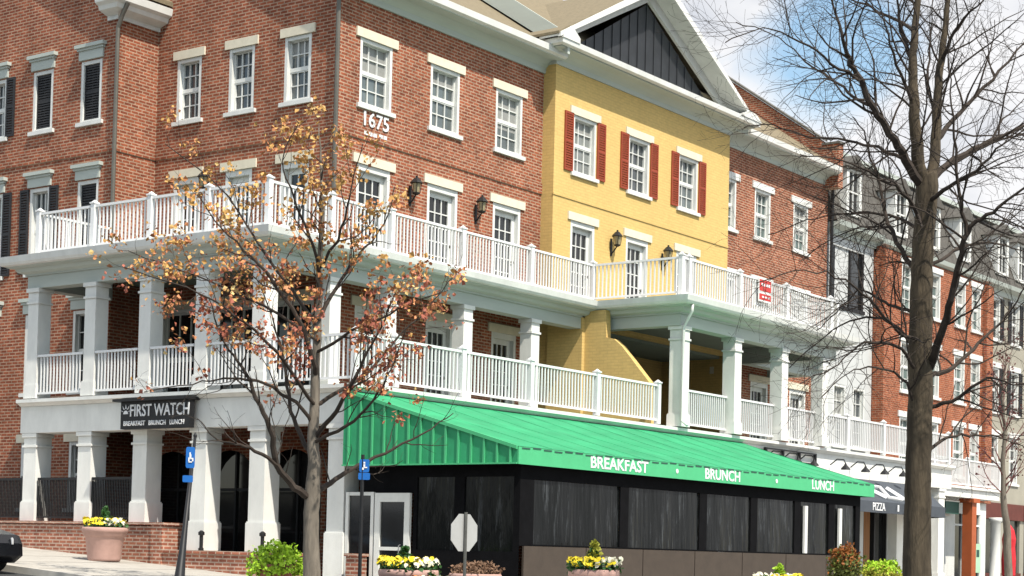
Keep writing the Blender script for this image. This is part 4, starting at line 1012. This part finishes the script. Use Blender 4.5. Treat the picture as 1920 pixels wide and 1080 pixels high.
limbs = [
 ([(1728, 350, 0), (1700, 300, -.3), (1668, 250, -.5), (1640, 205, -.7), (1612, 150, -.8), (1592, 110, -.9), (1576, 60, -1.0), (1562, 10, -1.0), (1545, -60, -1.1)], .075),
 ([(1745, 335, 0), (1790, 300, .3), (1840, 272, .5), (1890, 250, .7), (1950, 215, .9), (2020, 190, 1.0)], .06),
 ([(1742, 690, 0), (1765, 625, -.5), (1785, 560, -.9), (1800, 490, -1.2), (1815, 436, -1.4), (1850, 405, -1.6), (1890, 375, -1.8), (1950, 335, -2.0), (2010, 310, -2.1)], .065),
 ([(1815, 438, -1.4), (1803, 380, -1.5), (1794, 300, -1.6), (1786, 220, -1.7), (1780, 130, -1.7), (1777, 40, -1.8)], .032),
 ([(1744, 705, 0), (1788, 688, .4), (1835, 645, .8), (1880, 600, 1.1), (1915, 550, 1.3), (1950, 480, 1.4)], .04),
 ([(1744, 765, 0), (1800, 746, -.3), (1850, 712, -.6), (1900, 718, -.9), (1960, 730, -1.1)], .035),
 ([(1744, 845, 0), (1780, 819, .3), (1830, 818, .6), (1885, 824, .9), (1940, 850, 1.1)], .03),
 ([(1724, 700, 0), (1690, 655, -.4), (1640, 640, -.8), (1600, 655, -1.0), (1560, 690, -1.2), (1500, 720, -1.4)], .03),
 ([(1724, 590, 0), (1680, 575, .4), (1640, 560, .8), (1612, 545, 1.0), (1570, 585, 1.3), (1530, 620, 1.5)], .03),
 ([(1726, 520, 0), (1690, 470, .3), (1660, 400, .6), (1644, 330, .9), (1625, 260, 1.1), (1600, 220, 1.2)], .045),
 ([(1728, 440, 0), (1690, 410, .5), (1640, 402, .9), (1580, 400, 1.2), (1510, 415, 1.5), (1440, 440, 1.7)], .03),
 ([(1700, 300, -.3), (1650, 280, .1), (1590, 262, .5), (1520, 258, .8), (1450, 235, 1.1), (1395, 240, 1.3)], .03),
 ([(1640, 205, -.7), (1600, 180, -.3), (1560, 150, .1), (1510, 115, .4), (1460, 70, .6), (1380, 42, .8)], .028),
 ([(1612, 150, -.8), (1560, 120, -1.2), (1500, 75, -1.5), (1430, 55, -1.8), (1360, 80, -2.0)], .025),
 ([(1754, 262, .2), (1800, 210, .7), (1860, 150, 1.1), (1920, 80, 1.4), (1980, 20, 1.6)], .045),
 ([(1713, 190, -.1), (1680, 120, -.5), (1660, 50, -.8), (1640, -20, -1.0)], .03),
 ([(1713, 130, 0), (1690, 60, .4), (1680, 0, .6), (1675, -60, .7)], .04),
 ([(1764, 120, .4), (1790, 60, .1), (1830, 10, -.2), (1880, -20, -.3)], .035),
 ([(1716, 60, .1), (1650, 20, .5), (1590, 0, .8), (1500, -10, 1.0)], .03),
 ([(1740, 380, 0), (1780, 350, -.6), (1830, 320, -1.0), (1880, 270, -1.3), (1940, 230, -1.5)], .04),
 ([(1733, 420, 0), (1690, 360, -.8), (1640, 330, -1.2), (1580, 300, -1.6), (1500, 290, -1.9)], .035),
 ([(1726, 640, 0), (1680, 620, -.6), (1630, 560, -1.0), (1570, 520, -1.3), (1490, 510, -1.5), (1420, 530, -1.7)], .028),
 ([(1724, 770, 0), (1690, 705, -.4), (1640, 690, -.8), (1590, 700, -1.1), (1540, 745, -1.3)], .025),
 ([(1725, 665, 0), (1670, 605, .5), (1610, 598, .9), (1545, 630, 1.3), (1480, 690, 1.6)], .028),
 ([(1745, 500, 0), (1790, 470, .5), (1850, 455, .9), (1920, 470, 1.2), (1990, 500, 1.4)], .03),
 ([(1756, 230, .2), (1740, 150, .8), (1745, 70, 1.1), (1750, -30, 1.3)], .03),
]
tw = MB(); tips = []
cfg = [dict(den=4.8, len=1.7, rad=.019, n=5, seg=7, wob=.15, lift=.015, fwd=.9, up=.05, **{'from': .10}),
       dict(den=5.2, len=.75, rad=.0065, n=3, seg=5, wob=.17, lift=.0, fwd=.8, up=.0, **{'from': .1}),
       dict(den=4.5, len=.34, rad=.0035, n=3, seg=3, wob=.15, lift=.0, fwd=.8, up=.0, **{'from': .2})]
for pts, r0 in limbs:
    P3 = densify([at(x, y, d+dd) for x, y, dd in pts], 4, .014, r3); rr = rprof(len(P3), [r0, r0*.75, r0*.55, r0*.3, .008])
    tw.tube(P3, rr, 7, 0, False); branch_out(tw, P3, rr, r3, 0, cfg, tips)
for pts, r0 in stems:
    P3 = densify([at(x, y, d+dd) for x, y, dd in pts], 4, 0, r3); rr = rprof(len(P3), [r0, r0*.8, r0*.62, r0*.45, r0*.3]); branch_out(tw, P3, rr, r3, 0, cfg, tips, .7)
tw.build('crown', 'twig', BT)

# small reddish tree at the right edge
r4 = random.Random(3); d = 52
b0 = at(1893, 1080, d); RT = thing('budding_tree', (b0.x, b0.y, gz(b0.y)), 'slim reddish budding tree by the shops at the right edge', 'tree')
tp = densify([(b0.x, b0.y, gz(b0.y)), at(1888, 1000, d), at(1882, 940, d), at(1880, 880, d), at(1884, 800, d), at(1880, 730, d), at(1886, 660, d)], 4, .01, r4)
tr = MB(); trr = rprof(len(tp), [.13, .11, .09, .07, .05, .03, .01]); tr.tube(tp, trr, 9); tr.build('trunk', 'bark', RT, True)
cfg = [dict(den=4.5, len=1.9, rad=.025, n=4, seg=6, wob=.12, lift=.06, fwd=.8, up=.4, **{'from': .35}), dict(den=3.0, len=.7, rad=.012, n=3, seg=4, wob=.15, lift=.03, fwd=.9, up=.1, **{'from': .2})]
tw = MB(); tips = []; branch_out(tw, tp, trr, r4, 0, cfg, tips); tw.build('crown', 'twig_red', RT)
lv = MB()
for a_, b_ in tips:
    for k in range(3): leaf_quad(lv, a_.lerp(b_, r4.random())+Vector((r4.gauss(0, .05), r4.gauss(0, .05), r4.gauss(0, .05))), .09, 0, r4)
lv.build('foliage', 'twig_red', RT)  # reddish buds along the shoots

# ---------------------------------------------------------------- pots and shrubs
def pot(x, y, label, rad=.52, h=.72, mt='pot', name='planter', z=None):
    z = gz(y) if z is None else z
    t = thing(name, (x, y, z), label, 'planter')
    q = MB(); q.lathe((x, y, z), [(rad*.70, 0), (rad*.72, .05), (rad*.84, h*.70), (rad*.86, h*.72), (rad*.95, h*.76), (rad*.95, h*.84), (rad*1.0, h*.86), (rad*1.02, h*.96), (rad*.98, h), (rad*.88, h), (rad*.86, h-.08)], 28); q.build('pot', mt, t, True)
    q = MB(); q.lathe((x, y, z+h-.1), [(rad*.86, 0), (rad*.5, .04), (.01, .06)], 20); q.build('soil', 'soil', t)
    return t, z+h
def flowers(t, x, y, z, rad, kinds, seed, n=240):
    rr = random.Random(seed)
    g_ = MB()
    for k in range(n*2):
        a_ = rr.random()*6.283; q = rad*math.sqrt(rr.random()); leaf_quad(g_, (x+q*math.cos(a_), y+q*math.sin(a_), z+rr.uniform(-.06, .13)), .075, 0, rr)
    g_.build('leaves', 'shrub_dark', t)
    f = MB()
    for k in range(n):
        a_ = rr.random()*6.283; q = rad*1.02*math.sqrt(rr.random()); p = Vector((x+q*math.cos(a_), y+q*math.sin(a_), z+.06+rr.random()*.14))
        m_ = int(((a_/6.283*len(kinds)*1.0)+rr.random()*.8)) % len(kinds)
        nrm = Vector((rr.gauss(0, .5)-.3, rr.gauss(0, .5)-.3, .6)).normalized(); u = nrm.orthogonal().normalized(); v = nrm.cross(u)
        f.add([p+(u*math.cos(j*math.pi/3)+v*math.sin(j*math.pi/3))*.045 for j in range(6)], [tuple(range(6))], m_)
    f.build('blossoms', kinds, t)  # flat petal discs, the flower heads themselves
def spike(t, x, y, z, h, rad, mt, seed, n=260, name='evergreen'):
    rr = random.Random(seed); s = MB(); s.tube([(x, y, z-.05), (x, y, z+h*.8)], .02, 5)
    for k in range(n):
        u = rr.random(); a_ = rr.random()*6.283; q = rad*(1-u)**.8*rr.uniform(.3, 1); leaf_quad(s, (x+q*math.cos(a_), y+q*math.sin(a_), z+h*u), .08, 0, rr)
    s.build(name, mt, t)
def blob(t, x, y, z, rx, rz, mts, seed, n=1600, size=.07, name='shrub', droop=0):
    rr = random.Random(seed); s = MB()
    for k in range(7): 
        a_ = rr.random()*6.28; s.tube([(x, y, z-rz*.9), (x+rx*.4*math.cos(a_), y+rx*.4*math.sin(a_), z+rz*.3)], .012, 4, 0)
    for k in range(n):
        v = Vector((rr.gauss(0, 1), rr.gauss(0, 1), rr.gauss(0, 1))).normalized()
        lump = 1+.16*math.sin(v.x*5+seed)+.13*math.sin(v.y*7+v.z*4)+.08*math.sin(v.z*11+v.x*9)
        q = rr.uniform(.62, 1.0)*lump
        p = Vector((x+v.x*rx*q, y+v.y*rx*q, z+v.z*rz*q - (droop*max(0, math.hypot(v.x, v.y)-.6) if droop else 0)))
        m_ = 0 if len(mts) == 1 else (1 if (v.z+rr.gauss(0, .4)) > .35 else 0)
        leaf_quad(s, p, size, m_, rr, -.3 if not droop else .3)
    s.build(name, mts, t)
p = (-4.85, 2.10); t, z = pot(*p, 'pink pot of yellow pansies on the pavement by the brick wall', .50, .74); flowers(t, *p, z, .46, ['fl_yellow', 'fl_yellow', 'fl_yellow', 'fl_white'], 1, 150); spike(t, p[0], p[1], z, .42, .17, 'shrub_dark', 2)
def spot(px, d_): q = at(px, 1000, d_); return (q.x, q.y)
p = spot(768, 29.5); t, z = pot(*p, 'pink pot of yellow flowers in front of the white glazed door', .50, .80); flowers(t, *p, z, .52, ['fl_yellow', 'fl_yellow', 'fl_yellow', 'fl_white'], 3, 230); spike(t, p[0]-.1, p[1], z, .36, .2, 'shrub_dark', 4)
p = spot(812, 29.0); t, z = pot(*p, 'low pot of yellow pansies just right of the door pot', .36, .52); flowers(t, *p, z, .36, ['fl_yellow', 'fl_orange', 'fl_white'], 13, 150); spike(t, p[0]+.1, p[1]+.1, z, .22, .2, 'shrub_dark', 14)
p = spot(893, 32.5); t, z = pot(*p, 'pink pot of dried brown stems behind the octagonal sign', .48, .68); blob(t, p[0], p[1], z+.05, .42, .17, ['dry'], 5, 900, .06, 'dried_plants')
p = spot(1115, 30.5); t, z = pot(*p, 'pot of cream and yellow flowers before the brown panels', .44, .92); flowers(t, *p, z, .46, ['fl_white', 'fl_yellow', 'fl_yellow', 'fl_white'], 6, 260); spike(t, *p, z+.06, .42, .17, 'shrub_straw', 7); spike(t, p[0]-.02, p[1], z, .36, .2, 'shrub_dark', 17, 160)
p = spot(1462, 31.5); t, z = pot(*p, 'pot of pale flowers with a lime sprig before the brown panels', .42, .82); flowers(t, *p, z-.05, .42, ['fl_white', 'fl_white', 'fl_yellow'], 8, 160); spike(t, *p, z, .30, .14, 'shrub_lime', 9)
p = spot(520, 33.0); t, z = pot(*p, 'brown pot with a bright lime cascading shrub left of the orange leaved tree', .36, .55, 'pot_dark'); blob(t, p[0], p[1], z+.10, .50, .30, ['shrub_lime'], 10, 2400, .075, 'shrub', .35)
p = spot(1585, 38.0); t, z = pot(*p, 'pot with a rounded orange tipped shrub at the enclosure corner', .34, .72, 'pot_dark'); blob(t, p[0], p[1], z+.38, .34, .42, ['shrub_olive', 'shrub_orange'], 11, 1800, .07)
p = spot(1655, 40.0); t, z = pot(*p, 'pink pot with a yellow green shrub left of the bare tree', .40, .80); blob(t, p[0], p[1], z+.10, .50, .30, ['shrub_straw', 'shrub_lime'], 12, 1700, .08)

# ---------------------------------------------------------------- sign posts
t0 = at(366, 818, 26.5); bq = at(337, 1080, 25.6)
ph = thing('lamp_post', (bq.x, bq.y, gz(bq.y)), 'leaning black tapered post with a blue parking sign left of the maple', 'post')
bot = bq+(bq-t0)*((bq.z-gz(bq.y))/(t0.z-bq.z))
q = MB(); q.tube([bot, bot.lerp(t0, .05), bot.lerp(t0, .2), bot.lerp(t0, .35), bot.lerp(t0, .5), t0], [.13, .11, .085, .055, .04, .022], 12); q.lathe((t0.x, t0.y, t0.z-.02), [(.025, 0), (.03, .03), (.005, .08)], 8); q.build('shaft', 'black', ph, True)
def sgn(parent, c, w_, h, ang, face, name, backmat='sign_back'):
    ca, sa = math.cos(ang), math.sin(ang); ax = Vector((ca, sa, 0)); nn = Vector((sa, -ca, 0)); z = Vector((0, 0, 1)); m_ = MB(); n = 20
    pts = []
    for k in range(n):
        a_ = 2*math.pi*k/n+.05; cx_, sy_ = math.cos(a_), math.sin(a_); f_ = lambda v: math.copysign(abs(v)**.25, v)
        pts.append(c+ax*(f_(cx_)*w_/2)+z*(f_(sy_)*h/2))
    m_.prism(pts, -nn*.008, 0); o = m_.build(name, face, parent); return o, ax, nn
view = math.atan2(rt.y, rt.x)
c = at(357, 858, 25.9); o, ax, nn = sgn(ph, c, .13, .31, view+.15, 'sign_blue', 'parking_sign')
nn = -nn if nn.dot(CAM-c) < 0 else nn
q = MB()
def patch(cx_, cz_, w_, h_): 
    b_ = c+ax*cx_+Vector((0, 0, cz_))+nn*.010; q.prism([b_-ax*w_/2-Vector((0, 0, h_/2)), b_+ax*w_/2-Vector((0, 0, h_/2)), b_+ax*w_/2+Vector((0, 0, h_/2)), b_-ax*w_/2+Vector((0, 0, h_/2))], nn*.003)
patch(-.005, .06, .02, .03); patch(0, .015, .028, .06); patch(.02, -.015, .05, .02); patch(.035, -.035, .02, .04); patch(-.02, -.03, .02, .06); patch(.0, -.065, .05, .018)
q.build('emblem', 'sign_white', o)
c = at(352, 898, 25.85); sgn(ph, c, .15, .10, view+.15, 'sign_blue', 'supplementary_plate')
c2 = at(683, 880, 30.2)
pp = thing('sign_post', (c2.x, c2.y, gz(c2.y)), 'thin black post with a blue sign in front of the dark enclosure', 'sign')
q = MB(); q.box(c2.x-.025, c2.x+.025, c2.y+.02, c2.y+.06, gz(c2.y), c2.z+.25); q.build('post', 'black', pp)
c = Vector((c2.x, c2.y, c2.z+.06)); o, ax, nn = sgn(pp, c, .17, .22, view, 'sign_blue', 'parking_sign'); nn = -nn if nn.dot(CAM-c) < 0 else nn
q = MB(); patch(0, .05, .03, .03); patch(.0, .0, .03, .05); patch(.02, -.03, .06, .02); patch(-.02, -.05, .03, .04); q.build('emblem', 'sign_white', o)
c = Vector((c2.x, c2.y, c2.z-.12)); sgn(pp, c, .2, .12, view, 'sign_blue', 'supplementary_plate')
# octagonal sign seen from behind
cs = at(870, 999, 28.5); oc_ = thing('stop_sign', (cs.x, cs.y, gz(cs.y)), 'octagonal road sign seen from its bare grey back', 'sign')
ang = view+R(47); ax = Vector((math.cos(ang), math.sin(ang), 0)); nn = Vector((math.sin(ang), -math.cos(ang), 0))
if nn.dot(CAM-cs) < 0: nn = -nn
q = MB(); R8 = .325; q.prism([cs+ax*(R8*math.cos(math.pi/8+k*math.pi/4))+Vector((0, 0, R8*math.sin(math.pi/8+k*math.pi/4))) for k in range(8)], nn*.006); q.build('plate', 'sign_back', oc_)
q = MB(); pb = cs+nn*.035; q.tube([(pb.x, pb.y, gz(cs.y)), (pb.x, pb.y, cs.z+.33)], .026, 6); q.build('post', 'post', oc_)

# ---------------------------------------------------------------- parked car, only its near end is in view
cw = thing('parked_car', (-9.6, 2.2, gz(2.2)-.13), 'black parked car cut off at the left edge of the photo', 'car')
cz = lambda y: gz(y)-.13
def car(x0, x1, yf, parent):
    L_ = 4.5; xm = (x0+x1)/2
    prof = [(0, .38), (.02, .62), (.12, .78), (.9, .90), (1.25, .96), (1.95, 1.38), (3.2, 1.42), (4.0, 1.05), (4.4, .98), (4.5, .7), (4.48, .35), (4.3, .22), (.25, .22)]
    rows = []
    q = MB()
    for k, (ins, zs) in enumerate(((.10, .92), (.02, .97), (0, 1), (0, 1), (.02, .97), (.10, .92))):
        x = [x0, x0+.06, x0+.16, x1-.16, x1-.06, x1][k]
        rows.append([(x+(0 if zz < 1.0 else (.13 if x < xm else -.13)), yf+ins*(1 if yy < 2 else -1)+yy, cz(yf+yy)+(zz if zz < .5 else zz*zs)) for yy, zz in prof])
    n = len(prof); b_ = 0
    for r_ in rows: q.v += r_
    for i in range(5):
        for j in range(n): q.f.append((i*n+j, i*n+(j+1) % n, (i+1)*n+(j+1) % n, (i+1)*n+j)); q.mi.append(0)
    q.f.append(tuple(range(n))[::-1]); q.mi.append(0); q.f.append(tuple(5*n+j for j in range(n))); q.mi.append(0)
    q.build('body', 'car', parent)
    for yy in (.85, 3.6):
        for xx, s in ((x0+.02, -1), (x1-.02, 1)):
            c_ = Vector((xx, yf+yy, cz(yf+yy)+.32)); ty = MB()
            for (ra, xa, xb) in ((.32, 0, .2),):
                ring = [[(c_.x+s*(.02)-s*o_, c_.y+ra*math.cos(k*math.pi/10), c_.z+ra*math.sin(k*math.pi/10)) for k in range(20)] for o_ in (0, .2)]
                ty.prism(ring[0], (-s*.2, 0, 0))
            wh_ = ty.build('wheel', 'rubber', parent)
            rm = MB(); rm.prism([(c_.x+s*.021, c_.y+.2*math.cos(k*math.pi/8), c_.z+.2*math.sin(k*math.pi/8)) for k in range(16)], (s*.008, 0, 0)); rm.build('rim', 'rim', wh_)
    for xx, s in ((x0+.05, 1), (x1-.05, -1)):
        hl = MB(); zc = cz(yf)
        a_ = [(xx, yf+.22, zc+.62), (xx+s*.30, yf-.0, zc+.60), (xx+s*.30, yf+.03, zc+.72), (xx, yf+.30, zc+.76)]
        hl.prism(a_, (0, -.03, 0)); hl.build('headlight', 'lens_white', parent)
        hl = MB(); hl.prism([(xx-s*.02, yf+.26, zc+.66), (xx-s*.02, yf+.62, zc+.72), (xx-s*.02, yf+.62, zc+.82), (xx-s*.02, yf+.30, zc+.78)], (-s*.02, 0, 0)); hl.build('marker_lens', 'lens_red', parent)
    gl = MB(); gl.prism([(x0+.16, yf+1.30, cz(yf)+1.06), (x1-.16, yf+1.30, cz(yf)+1.06), (x1-.26, yf+1.92, cz(yf)+1.44), (x0+.26, yf+1.92, cz(yf)+1.44)], (0, -.02, .02)); gl.build('windscreen', 'pane_dark', parent)
    for xx, s in ((x0, -1), (x1, 1)):
        gl = MB(); gl.prism([(xx-s*.10, yf+1.6, cz(yf)+1.1), (xx-s*.10, yf+3.6, cz(yf)+1.2), (xx-s*.13, yf+3.2, cz(yf)+1.46), (xx-s*.13, yf+2.1, cz(yf)+1.42)], (s*.01, 0, 0)); gl.build('side_window', 'pane_dark', parent)
        mi = MB(); mi.box(xx+s*.02, xx+s*.2, yf+1.5, yf+1.6, cz(yf)+.98, cz(yf)+1.1); mi.build('mirror', 'car', parent)
car(-10.5, -8.75, -.15, cw)
